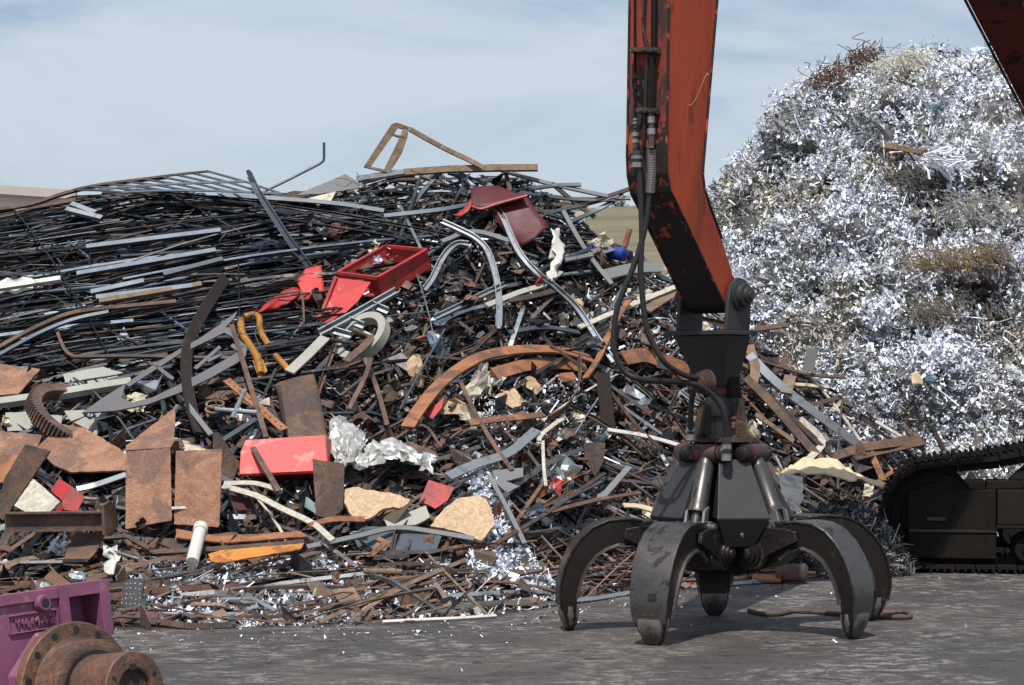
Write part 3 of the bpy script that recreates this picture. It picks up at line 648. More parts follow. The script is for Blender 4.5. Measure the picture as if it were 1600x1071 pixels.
# cast octagonal boss behind the flange
C0 = B(-.29, 0, -.445)
def oct_(r, n, k=8, ph=math.pi/8): return [C0 + GN*n + GX*(r*math.cos(ph+2*math.pi*j/k)) + GZ*(r*math.sin(ph+2*math.pi*j/k)) for j in range(k)]
bo2 = MB(); a0, a1, a2 = oct_(.29,-.012), oct_(.268,.05), oct_(.25,.05)
vs = a0 + a1 + a2 + oct_(.24,.03); fs = [(i*8+j, i*8+(j+1)%8, (i+1)*8+(j+1)%8, (i+1)*8+j) for i in range(3) for j in range(8)] + [tuple(range(24,32))]
bo2.add(vs, fs); bo2.build('boss', 'purple_paint', gb, bevel=.008)
for j in range(8):
    rb = MB(); a_ = 2*math.pi*j/8; d = GX*math.cos(a_) + GZ*math.sin(a_); c0 = C0 + d*.258 + GN*.052; rb.lathe(c0, GN, [(0,.014),(.016,.014)], 6); rb.build('bolt', 'purple_paint', gb)
lg = MB(); c0 = B(-.355, -.012, -.062); lg.lathe(c0, GN, [(0,.036),(.03,.034),(.035,.03),(.035,.019),(.005,.018)], 18); lg.build('threaded_boss', 'purple_paint', gb, smooth=True)
hl = MB(); hl.lathe(c0 + GN*.0365, GN, [(0,.0178),(.0005,.017)], 14); hl.build('hole', 'rubber', gb)
bb = MB(); bb.lathe(B(-.70,-.46,-.06), GN, [(0,.0),(.0,.17),(.06,.17),(.06,.145),(.28,.145),(.28,.17),(.335,.17),(.335,0)], 26, cap=False); bb.build('bearing_cap', 'rust_dark', gb, smooth=True)
# raised lettering on the name panel
cu = bpy.data.curves.new('lettering', 'FONT'); cu.body = 'YILMAZ'; cu.size = .054; cu.extrude = .006; cu.align_x = 'CENTER'; cu.align_y = 'CENTER'; cu.space_character = 1.15
tmp = bpy.data.objects.new('tmp', cu); COL.objects.link(tmp)
dg = bpy.context.evaluated_depsgraph_get(); me = bpy.data.meshes.new_from_object(tmp.evaluated_get(dg)); bpy.data.objects.remove(tmp)
me.materials.clear(); me.materials.append(MATS['purple_paint'])
lt = bpy.data.objects.new('lettering', me); COL.objects.link(lt); lt.parent = gb
mw = Matrix((GX, GZ, GN)).transposed().to_4x4(); mw.translation = B(-.395,-.010,-.134) - V3(gb['org']); lt.matrix_local = mw
# flange, collar and shaft
fg = MB(); fg.lathe(C0 + GN*.05, GN, [(0,.28),(.0,.292),(.035,.292),(.04,.287),(.04,.2)], 56); fgo = fg.build('flange', 'rust_shaft', gb, smooth=True)
for j in range(14):
    a_ = 2*math.pi*(j+.3)/14; d = GX*math.cos(a_) + GZ*math.sin(a_); hh = MB(); hh.lathe(C0 + d*.258 + GN*.0875, GN, [(0,.0155),(.004,.0155)], 12); hh.build('bolt_hole', 'rubber', fgo)
cl = MB(); cl.lathe(C0 + GN*.09, GN, [(0,.228),(.01,.223),(.115,.212),(.12,.205),(.12,.165),(.10,.165)], 48); cl.build('collar', 'rust_shaft', gb, smooth=True)
cl = MB(); cl.lathe(C0 + GN*.19, GN, [(0,.168),(.022,.168),(.022,.15)], 40); cl.build('seal', 'rubber', gb, smooth=True)
sh = MB(); sh.lathe(C0 + GN*.20, GN, [(0,.15),(.245,.15),(.25,.146),(.25,.088),(.247,.085),(.247,.082),(.205,.08)], 48); sho = sh.build('shaft', 'rust_shaft', gb, smooth=True)
sh = MB(); sh.lathe(C0 + GN*.40, GN, [(0,.0795),(.03,.0795)], 32); sh.build('shaft_core', 'rust_dark', sho)
kw = MB(); kw.box(C0 + GN*.4495 + GZ*.088, GX*.016, GZ*.012, GN*.002); kw.build('keyway', 'rubber', sho)
for a_ in (2.65, .4, 4.6):
    kw = MB(); kw.lathe(C0 + GN*.449 + (GX*math.cos(a_)+GZ*math.sin(a_))*.115, GN, [(0,.009),(.003,.009)], 10); kw.build('tapped_hole', 'rubber', sho)
sk = MB()
for x0 in (-1.2, -.25): sk.hexa([V3(B(x0,-.5,ZB))*1, B(x0+.12,-.5,ZB), B(x0+.12,-.02,ZB), B(x0,-.02,ZB), *[V3((p.x,p.y,0.0)) for p in (B(x0,-.5,0),B(x0+.12,-.5,0),B(x0+.12,-.02,0),B(x0,-.02,0))]])
sk.build('foot', 'purple_paint', gb)
# ------------------------------------------------------------------ palette for scrap pieces (base colours)
PAL = {
 'dark': ('dark steel', 'dark_steel', (0.014,0.0175,0.022)), 'slate': ('blue grey steel', 'dark_steel', (0.062,0.085,0.110)),  # dark steel, deepened further to carry the shade of hollows
 'grey': ('dull grey', 'dark_steel', (0.125,0.122,0.120)), 'zinc': ('bright galvanised', 'galvanised', (0.36,0.39,0.42)),
 'brown': ('brown rusted', 'rusty', (0.088,0.064,0.053)), 'rust': ('rusty red-brown', 'rusty', (0.130,0.073,0.051)),
 'orange': ('orange rusted', 'rusty', (0.24,0.10,0.048)), 'tan': ('tan rusted', 'rusty', (0.175,0.128,0.09)),
 'cream': ('pale cream', 'paint', (0.52,0.46,0.36)), 'black': ('black oily', 'dark_steel', (0.016,0.016,0.017)),
 'redp': ('red painted', 'paint', (0.42,0.03,0.03)), 'bluep': ('blue painted', 'paint', (0.02,0.06,0.26)),
}
MATIDX = ['dark_steel', 'galvanised', 'rusty', 'paint', 'flake']
def jitter(c, s=0.25):
    k = 1 + U(-s, s); return tuple(max(0.004, x * k * (1 + U(-.06, .06))) for x in c)
def pick(d):
    x = R() * sum(d.values())
    for k, v in d.items():
        x -= v
        if x <= 0: return k
    return k
def zone(px, py):
    """(angle picker in image degrees, up to the right positive; palette weights)"""
    f, t_ = interp(FOOT, px), interp(TOP, px); k = (f - py) / (f - t_)
    if k < .17:
        return (lambda: NRM(6, 9) if R() < .8 else U(-60, 60)), dict(brown=5, tan=4, rust=2, grey=2, dark=2, zinc=.6)
    if px < 470 and py < 590:
        base = 9 if py > 340 else interp([(0,16),(150,12),(300,5),(420,-10)], px)
        return (lambda: NRM(base, 3.6) if R() < .91 else NRM(0, 28)), dict(dark=9, slate=3.0, brown=.8, grey=.3, tan=.2, black=2)
    if px < 560:
        return (lambda: NRM(15, 45)), dict(rust=2, brown=3, grey=2.8, dark=4, slate=1.5, zinc=1, cream=.5)
    if px < 960 and py < 470:
        return (lambda: NRM(4, 20) if R() < .7 else NRM(0, 55)), dict(dark=6, slate=2.6, brown=2.6, zinc=1.0, grey=1.4, tan=.5)
    if px > 930:
        return (lambda: NRM(-34, 16) if R() < .62 else NRM(25, 35)), dict(brown=3.6, rust=1.5, grey=2.6, dark=2.8, zinc=.8, tan=1.2, slate=.9, cream=.3)
    return (lambda: NRM(22, 24) if R() < .6 else U(-80, 80)), dict(brown=3.4, rust=1.6, grey=2.8, dark=4, zinc=1, slate=1.3, orange=.4, tan=1, cream=.4)
def ppm(px, py): return F_PX / D(px, py)
def bar_geo(mb, kind, p0, p1, size, bend=0.0, seg=5):
    d = p1 - p0; up = V3((0,-.5,.86)); side = d.cross(up)
    side = side.normalized() if side.length > 1e-5 else V3((1,0,0))
    if bend:
        b2 = side * 0.3 * random.choice((-1, 1)) + up
        path = [p0 + d * (i/seg) + b2 * (min(bend, .07) * 4 * (i/seg) * (1 - i/seg)) for i in range(seg + 1)]
        if R() < .35 and d.length < 1.4:      # kinked rather than bowed
            f = U(.25, .75); path = [p0, p0 + d*f + b2*min(.09, bend*1.6 + d.length*.05), p1]
    else: path = [p0, p1]
    roll = up * 1.0 + side * U(-.9, .9)
    if kind == 'rod': mb.sweep(path, circ(size, 6), roll)
    elif kind == 'flat': mb.sweep(path, rect(size, max(.005, size*.11)), roll)
    elif kind == 'tube': mb.hollow(path, rect(size, size*U(.6,1)), rect(size*.86, size*.5), roll)
    elif kind == 'angle': mb.sweep(path, ell(size, size*.13), roll)
    elif kind == 'pipe': mb.hollow(path, circ(size, 9), circ(size*.86, 9), roll)
SIZES = {'rod': (.006,.013), 'flat': (.014,.048), 'tube': (.017,.036), 'angle': (.02,.042), 'pipe': (.012,.026)}
def rnd_bar(px, py, lift0, lift1, lenf=1.0, kind=None):
    ang, pal = zone(px, py); th = math.radians(ang()); c = pick(pal)
    bundle = px < 470 and py < 590
    kind = kind or pick(dict(rod=5.5, flat=.6, tube=3, angle=.9, pipe=.8) if bundle else dict(rod=2.6, flat=3, tube=1.7, angle=1.5, pipe=.6))
    L = (random.lognormvariate(math.log(250), .5) if bundle else random.lognormvariate(math.log(78), .6)) * lenf
    f, t_ = interp(FOOT, px), interp(TOP, px)
    if (f - py) / (f - t_) < .17: L *= 1.3
    L = max(18, min(L, 560 if bundle or (f - py) / (f - t_) < .17 else 170))
    x0, y0 = px - math.cos(th)*L/2, py + math.sin(th)*L/2; x1, y1 = px + math.cos(th)*L/2, py - math.sin(th)*L/2
    def fit(x, y):       # keep ends between the foot and just over the crest
        lo, hi = interp(FOOT, x) - 3, interp(TOP, x) - 5 + abs(NRM(0, 2))
        return max(hi, min(lo, y))
    y0, y1 = fit(x0, y0), fit(x1, y1)
    l0 = U(lift0, lift1); l1 = l0 + NRM(0, .05)
    p0, p1 = S(x0, y0, l0), S(x1, y1, l1)
    s = U(*SIZES[kind]) * (0.78 if bundle else 1.0)
    mid = (y0 + y1) / 2
    p0.z = max(p0.z, .02); p1.z = max(p1.z, .02)
    bend = 0
    if R() < (.6 if kind in ('rod', 'flat') else .35): bend = (p1-p0).length * U(-.02, .09)
    if bundle and kind in ('rod','tube'): bend = (p1-p0).length * U(0.0, .035)
    return kind, c, p0, p1, s, bend, (px, py), math.degrees(th), L

# ------------------------------------------------------------------ the tangled mass under and between the counted pieces
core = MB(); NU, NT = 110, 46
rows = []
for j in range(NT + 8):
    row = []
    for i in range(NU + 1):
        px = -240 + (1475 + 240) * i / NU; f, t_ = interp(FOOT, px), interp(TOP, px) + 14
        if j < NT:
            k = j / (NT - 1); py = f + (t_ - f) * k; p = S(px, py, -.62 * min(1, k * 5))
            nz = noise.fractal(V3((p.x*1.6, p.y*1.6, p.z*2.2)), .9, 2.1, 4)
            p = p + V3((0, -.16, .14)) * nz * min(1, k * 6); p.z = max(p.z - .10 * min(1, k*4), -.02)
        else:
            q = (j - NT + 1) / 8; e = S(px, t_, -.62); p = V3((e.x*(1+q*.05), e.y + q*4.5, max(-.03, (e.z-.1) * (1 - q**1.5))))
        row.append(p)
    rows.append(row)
core.col = (0.028, 0.024, 0.022); core.grid(rows)  # backing coloured near black, standing in for shade in the gaps
tag(core.build('scrap_heap', 'rusty', origin=(0, 19, 0)), 'backing surface inside the long heap of scrap metal, coloured dark as gap shade', 'scrap heap', kind='stuff')

fill = MB()
def in_heap():
    while True:
        px, py = U(-120, 1440), U(262, 985); f, t_ = interp(FOOT, px), interp(TOP, px)
        if t_ + 2 < py < f - 3: return px, py
for i in range(7600):
    px, py = in_heap()
    kind, c, p0, p1, s, bend, *_ = rnd_bar(px, py, -.58, .0, .9)
    fill.col = jitter(PAL[c][2], .35); fill.mi = MATIDX.index(PAL[c][1])
    if kind == 'tube' and R() < .5: kind = 'flat'; s *= .8
    bar_geo(fill, kind, p0, p1, s, bend, 3)
def shard(mb, p, r, thick=.004):
    n = random.choice((3,4,4,5,6)); a0 = U(0, 6.28)
    nv = V3((NRM(0,.7), NRM(-.5,.6), NRM(.7,.6))).normalized(); e = nv.cross(V3((.3,.9,.2))).normalized(); f = nv.cross(e)
    pts = [p + (e*math.cos(a0+6.28*j/n)*U(.6,1.5) + f*math.sin(a0+6.28*j/n)*U(.4,1)) * r for j in range(n)]
    if r > .02 and R() < .5: pts = [x + nv*(abs((x-p).dot(e))*U(.2,1.1)) for x in pts]      # bent along a crease
    q = [x + nv*thick for x in pts]
    mb.add(pts + q, [tuple(range(n))[::-1], tuple(range(n, 2*n))] + [(j, (j+1)%n, (j+1)%n+n, j+n) for j in range(n)])
for i in range(12000):
    px, py = in_heap(); _, pal = zone(px, py)
    if px < 470 and py < 575 and R() < .8: continue
    c = pick(pal); fill.col = jitter(PAL[c][2], .4); fill.mi = MATIDX.index(PAL[c][1])
    p = S(px, py, U(-.3, .06)); p.z = max(p.z, .02); shard(fill, p, random.lognormvariate(math.log(.029), .6))
tag(fill.build('scrap_metal', MATIDX, origin=(0, 19, 0), flip=False), 'jumble of loose steel lengths and shards filling the heap', 'scrap metal', kind='stuff')

# thin wires and twigs of swarf springing out of the heap
wr = MB()
for i in range(520):
    px, py = in_heap()
    if px < 470 and py < 575 and R() < .7: continue
    wr.col = jitter(PAL[pick(dict(brown=4, dark=3, rust=2, grey=2))][2], .3); wr.mi = 0
    a = U(0, 6.28); n = 4; x, y = px, py; pts = []; l = U(0, .12)
    for _ in range(n):
        q = S(x, min(y, interp(FOOT, x)-2), l); q.z = max(q.z, .01); pts.append(q); a += NRM(0, .7); st_ = U(8, 34); x += math.cos(a)*st_; y += math.sin(a)*st_*.7; l += NRM(.02, .08)
    wr.tube(smooth_path(pts, 4), U(.0025, .005), 4)
tag(wr.build('loose_wire', 'rusty', origin=(0, 19, 0), flip=False), 'stray thin wires curling all over the scrap heap', 'wire', kind='stuff')

# ------------------------------------------------------------------ bright shavings (numpy)
def flakes(name, pts, nrm, sizes, cols, label, cat, curl=0.25, flat=0.55, ribbon=0.12, rng=RNG, mat='flake'):
    """thousands of little bent metal chips: 3x2 vertex patches, some long and curled"""
    n = len(pts)
    r = rng.normal(size=(n,3)); q = nrm*flat + r*(1-flat)*.8; q /= np.linalg.norm(q, axis=1)[:,None]
    e = np.cross(q, rng.normal(size=(n,3))); e /= np.linalg.norm(e, axis=1)[:,None]; f = np.cross(q, e)
    asp = np.where(rng.random(n) < ribbon, rng.uniform(2.5,5,n), rng.uniform(.7,1.6,n))[:,None]
    s = sizes[:,None]; wdt = np.where(asp > 2, .35, 1.0)*s*rng.uniform(.5,1,(n,1))
    cu = rng.normal(0, curl, (n,1))*s*asp
    v = np.empty((n,6,3), np.float32)
    for j, (u, h) in enumerate(((-1,-.2),(0,1),(1,-.2))):
        b_ = pts + e*s*asp*u*.5 + q*cu*h
        tw = rng.normal(0,.25,(n,1))*wdt
        v[:,j*2] = b_ - f*wdt*.5*(rng.uniform(.3,1,(n,1))) - q*tw; v[:,j*2+1] = b_ + f*wdt*.5*(rng.uniform(.3,1,(n,1))) + q*tw
    base = (np.arange(n)*6)[:,None]
    fc = np.concatenate([base+np.array([0,1,3,2]), base+np.array([2,3,5,4])], 1).reshape(-1,4)
    me = bpy.data.meshes.new(name); V = v.reshape(-1,3); c0 = V.mean(0); c0[2] = V[:,2].min()
    me.vertices.add(len(V)); me.vertices.foreach_set('co', (V-c0).astype(np.float32).ravel())
    me.loops.add(fc.size); me.loops.foreach_set('vertex_index', fc.ravel().astype(np.int32))
    me.polygons.add(len(fc)); me.polygons.foreach_set('loop_start', np.arange(0, fc.size, 4, dtype=np.int32))
    try: me.polygons.foreach_set('loop_total', np.full(len(fc), 4, np.int32))
    except Exception: pass
    me.update(calc_edges=True)
    a = me.color_attributes.new('Col', 'FLOAT_COLOR', 'POINT')
    a.data.foreach_set('color', np.repeat(np.hstack([cols, np.ones((n,1))]), 6, 0).astype(np.float32).ravel())
    me.materials.append(MATS[mat]); ob = bpy.data.objects.new(name, me); COL.objects.link(ob); ob.location = [float(x) for x in c0]
    tag(ob, label, cat, kind='stuff'); return ob
SILV = np.array([[.80,.85,.97],[.72,.78,.93],[.56,.61,.70],[.34,.35,.37],[.62,.56,.44],[.07,.065,.06],[.86,.90,.97]])
def fcols(n, w_, rng=RNG):
    w_ = np.array(w_, float); c = SILV[rng.choice(len(SILV), n, p=w_/w_.sum())]
    return np.clip(c*rng.uniform(.75,1.12,(n,1)), .01, .95)

# ---- the tall tinsel heap on the right: a clumpy mound carrying chips, strips and punched skeletons
CX, CY, RX, RY, HH = 5.35, 29.2, 4.3, 5.2, 5.9
HOLLOWS = [(1445,292,42,.9),(1335,212,24,.7),(1268,246,20,.6),(1300,292,22,.6),(1475,372,40,.8),(1205,385,26,.6),(1362,520,26,.7),(1245,335,18,.5),(1520,455,30,.7),(1395,175,20,.5),(1290,470,24,.6),(1550,300,26,.6),(1400,620,30,.6),(1330,590,22,.5)]
m_ = MB(); rows = []; NA, NR = 220, 110
def mound(ph, rho):
    rr = rho
    x, y = math.cos(ph)*rr*RX, math.sin(ph)*rr*RY
    z = HH * (1 - rr**2.5)
    p = V3((CX+x, CY+y, z))
    n_ = V3((math.cos(ph)/RX*2.5*rr**1.5*HH, math.sin(ph)/RY*2.5*rr**1.5*HH, 1)).normalized()
    d1 = noise.fractal(p*.42 + V3((3,0,0)), .9, 2.0, 3); d2 = noise.fractal(p*1.5, .85, 2.1, 5); d3 = abs(noise.noise(p*.9 + V3((7,1,2)))) - 1.5*max(0, noise.noise(p*1.15 + V3((2,9,4))) - .28)
    top_b = .35*noise.noise(V3((p.x*.9, p.y*.9, 5.0)))
    p = p + n_*(.24*d1 + .40*d2 + .2*d3) + V3((0,0,top_b*(1-rr)))
    if p.y < CY + 1:      # caves and overhangs left by the grab
        qx, qy = 800 + F_PX*p.x/p.y, HOR - F_PX*(p.z-EYE)/p.y
        if qx < 1180 and p.z > 2: p.z -= .8 * min(1, (1180-qx)/65)
        for hx, hy, hr, hd in HOLLOWS:
            g_ = ((qx-hx)/hr)**2 + ((qy-hy)/(hr*.6))**2
            if g_ < 4: p = p + V3((0, hd*math.exp(-g_*1.2), -.1*hd*math.exp(-g_)))
    return p
grid = [[mound(2*math.pi*i/NA, .02 + .985*(j/(NR-1))**.72) for i in range(NA+1)] for j in range(NR)]
m_.col = (0.16,0.155,0.15); m_.grid(grid)  # base coloured darker than its chips, standing for shade between them
mo = m_.build('tinsel_heap', 'flake', origin=(CX, CY, 0)); tag(mo, 'tall rounded body of the tinsel heap, coloured darker as shade between its chips', 'shavings heap', kind='stuff')
G_ = np.array([[tuple(p) for p in r_] for r_ in grid])
a, b_, c_, d_ = G_[:-1,:-1].reshape(-1,3), G_[:-1,1:].reshape(-1,3), G_[1:,1:].reshape(-1,3), G_[1:,:-1].reshape(-1,3)
nr = np.cross(c_-a, d_-b_); ar = np.linalg.norm(nr, axis=1)/2; nr /= (2*ar[:,None]+1e-9)
cen = (a+b_+c_+d_)/4; nr *= np.sign((nr*(cen-np.array([CX,CY,0.5]))).sum(1))[:,None]
face = (nr[:,1] < .35); wgt = np.where(face, ar, ar*.12); wgt /= wgt.sum()
def on_mound(n):
    k = RNG.choice(len(a), n, p=wgt); u, v = RNG.random((n,1)), RNG.random((n,1))
    return (a[k]*(1-u)+b_[k]*u)*(1-v)+(d_[k]*(1-u)+c_[k]*u)*v, nr[k]
def patch(pts, sc, off):
    return np.array([noise.fractal(V3(p)*sc + V3(off), .9, 2.0, 3) for p in pts.tolist()])
N1 = 235000
p1, n1_ = on_mound(N1); pt = patch(p1, .8, (1,2,3)); pt2 = patch(p1, 1.7, (9,4,1))
col = fcols(N1, [9,7,1.6,.7,.7,.9,10])
br_ = pt > .33; col[br_] = fcols(int(br_.sum()), [1.2,1.2,1.6,2.2,3.2,3.2,1]) * np.array([.95,.9,.78])
dk = pt2 > .36; col[dk] *= .35  # random patches of chips darkened, painting in the shade of hollows
sz = np.clip(RNG.lognormal(math.log(.025), .5, N1), .009, .11); sz = np.where(pt2 < -.3, sz*.7, sz)
flakes('metal_shavings', p1 + n1_*RNG.uniform(-.02,.19,(N1,1)), n1_*.8 + np.array([0,-.12,.55]), sz, col, 'bright silvery shavings and punched strips coating the tall tinsel heap', 'metal shavings', curl=.3, flat=.58, ribbon=.10)
N2 = 5200; p2, n2_ = on_mound(N2)
flakes('crumpled_ribbon', p2 + n2_*RNG.uniform(.02,.16,(N2,1)), n2_*.8 + np.array([0,-.12,.5]), np.clip(RNG.lognormal(math.log(.046), .35, N2), .02, .085), fcols(N2, [7,6,3,1.2,1.6,.5,8]), 'larger crumpled ribbons and bent off-cuts lying over the tinsel heap', 'metal ribbons', curl=.45, flat=.45, ribbon=.5)
# punched strip skeletons and little cups: rings lying over the face
rg = MB()
pr_, nr_ = on_mound(2400); pk = patch(pr_, .55, (4,4,9))
for p, n_, k in zip(pr_.tolist(), nr_.tolist(), pk.tolist()):
    if k < .02: continue
    p = V3(p); n_ = (V3(n_) + V3((NRM(0,.35),NRM(0,.35),NRM(0,.35)))).normalized(); e = n_.cross(V3((.3,.2,1))).normalized(); f = n_.cross(e)
    r0 = U(.02,.034); o = p + n_*U(.04,.12); sq = U(.75,1); s_ = random.choice(((.66,.69,.76),(.5,.52,.56),(.75,.77,.82))); rg.col = jitter(s_, .15); rg.mi = 0
    m2 = random.choice((2,3,3,4)); e2 = (e*math.cos(U(0,6)) + f*math.sin(U(0,6))).normalized(); f2 = n_.cross(e2)
    for i in range(m2):
        c0 = o + e2*(i*r0*2.05) - n_*(i*i*U(-.006,.012))
        vs = [c0 + (e2*math.cos(6.283*j/7)+f2*math.sin(6.283*j/7)*sq)*r0*q for q in (1.0,.68) for j in range(7)]
        rg.add(vs, [(j,(j+1)%7,(j+1)%7+7,j+7) for j in range(7)])
tag(rg.build('punched_strip', 'flake', origin=(CX, CY, 0), flip=False), 'punched metal skeleton strips with round holes scattered on the tinsel heap', 'punched strips', kind='stuff')
# fine curly wool bundles
wl = MB()
for _ in range(60):
    (q,), (n_,) = on_mound(1); q = V3(q); n_ = V3(n_); base = random.choice(((.55,.57,.62),(.30,.27,.2),(.22,.2,.17),(.62,.64,.68),(.4,.35,.25)))
    e = n_.cross(V3((NRM(0,1),NRM(0,1),NRM(0,1)))).normalized(); R0 = U(.10,.32)
    for _ in range(26):
        wl.col = jitter(base, .3); c0 = q + V3((NRM(0,R0),NRM(0,R0),NRM(0,R0)))*.6 + n_*U(0,.08); d = (e + V3((NRM(0,.5),NRM(0,.5),NRM(0,.5)))).normalized(); L_ = U(.08,.24)
        s2 = d.cross(n_); pts = [c0 + d*L_*(k-1.5)/1.5 + n_*(.04*math.sin(k*1.9+U(0,1))) + s2*NRM(0,.02) for k in range(4)]
        wl.sweep(pts, [(-.004,0),(.004,0),(0,.005)], n_, cap=False)
tag(wl.build('wire_wool', 'flake', origin=(CX, CY, 0), flip=False), 'matted tufts of fine turnings caught in the tinsel heap', 'turnings', kind='stuff')

# shavings lying in the near heap, listed by picture region
def spill(name, label, cat, n, poly, l0, l1, w_, size=.028, mult=1.0, flat=.4, curl=.3):
    pts = []; x0, x1 = min(p[0] for p in poly), max(p[0] for p in poly); y0, y1 = min(p[1] for p in poly), max(p[1] for p in poly)
    def inside(x, y):
        c = False; j = len(poly)-1
        for i in range(len(poly)):
            (ax, ay), (bx, by) = poly[i], poly[j]
            if (ay > y) != (by > y) and x < (bx-ax)*(y-ay)/(by-ay)+ax: c = not c
            j = i
        return c
    while len(pts) < n:
        x, y = U(x0, x1), U(y0, y1)
        if inside(x, y): q = S(x, y, U(l0, l1)); q.z = max(q.z, .006); pts.append(tuple(q))
    pts = np.array(pts); nn = np.tile(np.array([0,-.55,.83]), (n,1))
    return flakes(name, pts, nn, np.clip(RNG.lognormal(math.log(size), .45, n), .01, .1), fcols(n, w_)*mult, label, cat, curl=curl, flat=flat)
spill('silver_shavings', 'round clump of glittering white shavings beside the tan boards', 'shavings', 2600, [(728,728),(765,720),(790,760),(796,800),(780,830),(750,800),(735,770)], 0, .16, [6,4,2,1.5,.2,1.2,6], .026)
spill('silver_shavings', 'long drift of silvery offcuts sloping down left of the grapple', 'shavings', 2300, [(735,838),(790,820),(830,870),(868,915),(850,925),(800,915),(750,892),(728,860)], 0, .12, [5,4,3,2,.4,1.6,4], .03)
spill('silver_shavings', 'low grey spill of shavings along the front edge of the heap', 'shavings', 3400, [(185,905),(330,890),(420,925),(560,905),(600,960),(480,978),(330,985),(250,975),(190,960)], -.02, .10, [3,3,3,3,1,3,2.2], .026)
spill('silver_shavings', 'thin scatter of bright chips around the tan flat pieces', 'shavings', 1100, [(560,895),(760,870),(870,930),(860,948),(740,966),(600,972)], 0, .12, [5,4,3,2,.6,1,5], .03)
spill('silver_shavings', 'bright chips strewn on the lower left slope under the rusty plates', 'shavings', 900, [(170,885),(430,872),(560,880),(420,905),(190,915)], 0, .1, [4,4,3,2,.6,1.5,4], .028)
spill('silver_shavings', 'white chips trickling between the bars right of the grapple', 'shavings', 1700, [(1180,600),(1300,640),(1440,700),(1420,740),(1330,725),(1230,690)], -.1, .12, [5,5,3,2,.6,1.5,4], .03)
spill('silver_shavings', 'glinting bits caught in the middle of the heap below the rusty arc', 'shavings', 900, [(740,600),(900,590),(960,680),(900,720),(760,700)], -.05, .14, [4,3,3,2,1,2,3], .026)
spill('silver_shavings', 'glinting bits between bars at the right shoulder of the heap', 'shavings', 700, [(930,430),(1060,450),(1080,560),(960,560),(880,480)], -.05, .12, [4,3,3,2,1,2,3], .026)
spill('silver_shavings', 'sparse bright specks in the upper middle of the heap', 'shavings', 420, [(470,290),(900,300),(940,470),(560,480)], -.05, .12, [4,3,3,2,.4,1,3], .024)
# dark swarf mound right of the grapple, chips on the ground
def swarf_mound():
    c0 = P(1318, 872, 20.3); c0.z = 0; mb = MB(); rows = []
    for j in range(14):
        r_ = j/13; rows.append([c0 + V3((math.cos(6.2832*i/30)*r_*.62, math.sin(6.2832*i/30)*r_*.5, .62*(1-r_**2.2))) + V3((0,0,1))*.08*noise.noise(V3((i*.6,j*.7,2)))*(1-r_) for i in range(31)])
    mb.col = (.03,.028,.026); mb.grid(rows)
    tag(mb.build('swarf_mound', 'rusty', origin=c0), 'dark mound of oily swarf under the cream sheet beside the track', 'swarf', kind='stuff')
    n = 5200; ph = RNG.uniform(0,6.283,n); r_ = np.sqrt(RNG.random(n)); z = .62*(1-r_**2.2)
    pts = np.stack([c0.x+np.cos(ph)*r_*.64, c0.y+np.sin(ph)*r_*.52, z+RNG.uniform(.0,.06,n)], 1); nn = np.stack([np.cos(ph)*r_, np.sin(ph)*r_, np.full(n,.8)], 1)
    flakes('swarf', pts, nn, np.clip(RNG.lognormal(math.log(.022),.4,n),.008,.06), fcols(n,[.5,.6,1,2,1,6,.5])*.55, 'oily grey swarf chips on the dark mound beside the track', 'swarf', curl=.4, flat=.2, ribbon=.4)
swarf_mound()
def ground_bits():
    pts = []
    for _ in range(360):
        x = U(160, 1600); y = interp(FOOT, x) + abs(NRM(0, 16)) + 1; Y = F_PX*EYE/(y-HOR); q = P(x, y, Y); pts.append((q.x, q.y, .008))
    for _ in range(22):
        x = U(200, 1600); y = U(930, 1071); Y = F_PX*EYE/(y-HOR); q = P(x, y, Y); pts.append((q.x, q.y, .006))
    n = len(pts); flakes('metal_chips', np.array(pts), np.tile(np.array([0,0,1.]),(n,1)), np.clip(RNG.lognormal(math.log(.014),.5,n),.005,.05), fcols(n,[3,3,2,2,1,2,3]), 'small bright metal chips scattered over the asphalt', 'metal chips', flat=.8)
ground_bits()
# ------------------------------------------------------------------ the pieces one can pick out of the heap
LM = []
def lmk(ph, x, y): LM.append((ph, x, y))
CAMP = V3((0,0,EYE)); NF = V3((0,-.8,.6))
def on_plane(px, py, o, n):
    d = P(px, py, 1.0) - CAMP; k = (o - CAMP).dot(n) / d.dot(n); return CAMP + d*k
def cen_(pts): return sum(p[0] for p in pts)/len(pts), sum(p[1] for p in pts)/len(pts)
def hplate(name, label, cat, mat, pts, n=NF, lift=.22, th=.012, par=None, dep=None, group=None):
    n = V3(n).normalized(); cx, cy = cen_(pts); o = P(cx, cy, dep) if dep else S(cx, cy, lift)
    if len(pts) < 9 or mat.startswith('chip') or mat.startswith('rust'):      # torch-cut edges wander a little
        dn = []
        for (x0, y0), (x1, y1) in zip(pts, pts[1:] + pts[:1]):
            m_ = max(1, int(math.hypot(x1-x0, y1-y0) / 7)); amp = 1.6 if mat.startswith('chip') else .55
            for i in range(m_):
                f = i/m_; j_ = amp if i else .3; dn.append((x0+(x1-x0)*f + U(-j_, j_), y0+(y1-y0)*f + U(-j_, j_)))
        pts = dn
    q = [on_plane(x, y, o, n) for x, y in pts]
    mb = MB(); mb.prism(q, n*-th); ob = mb.build(name, mat, par, bevel=.002)
    return tag(ob, label, cat, group)
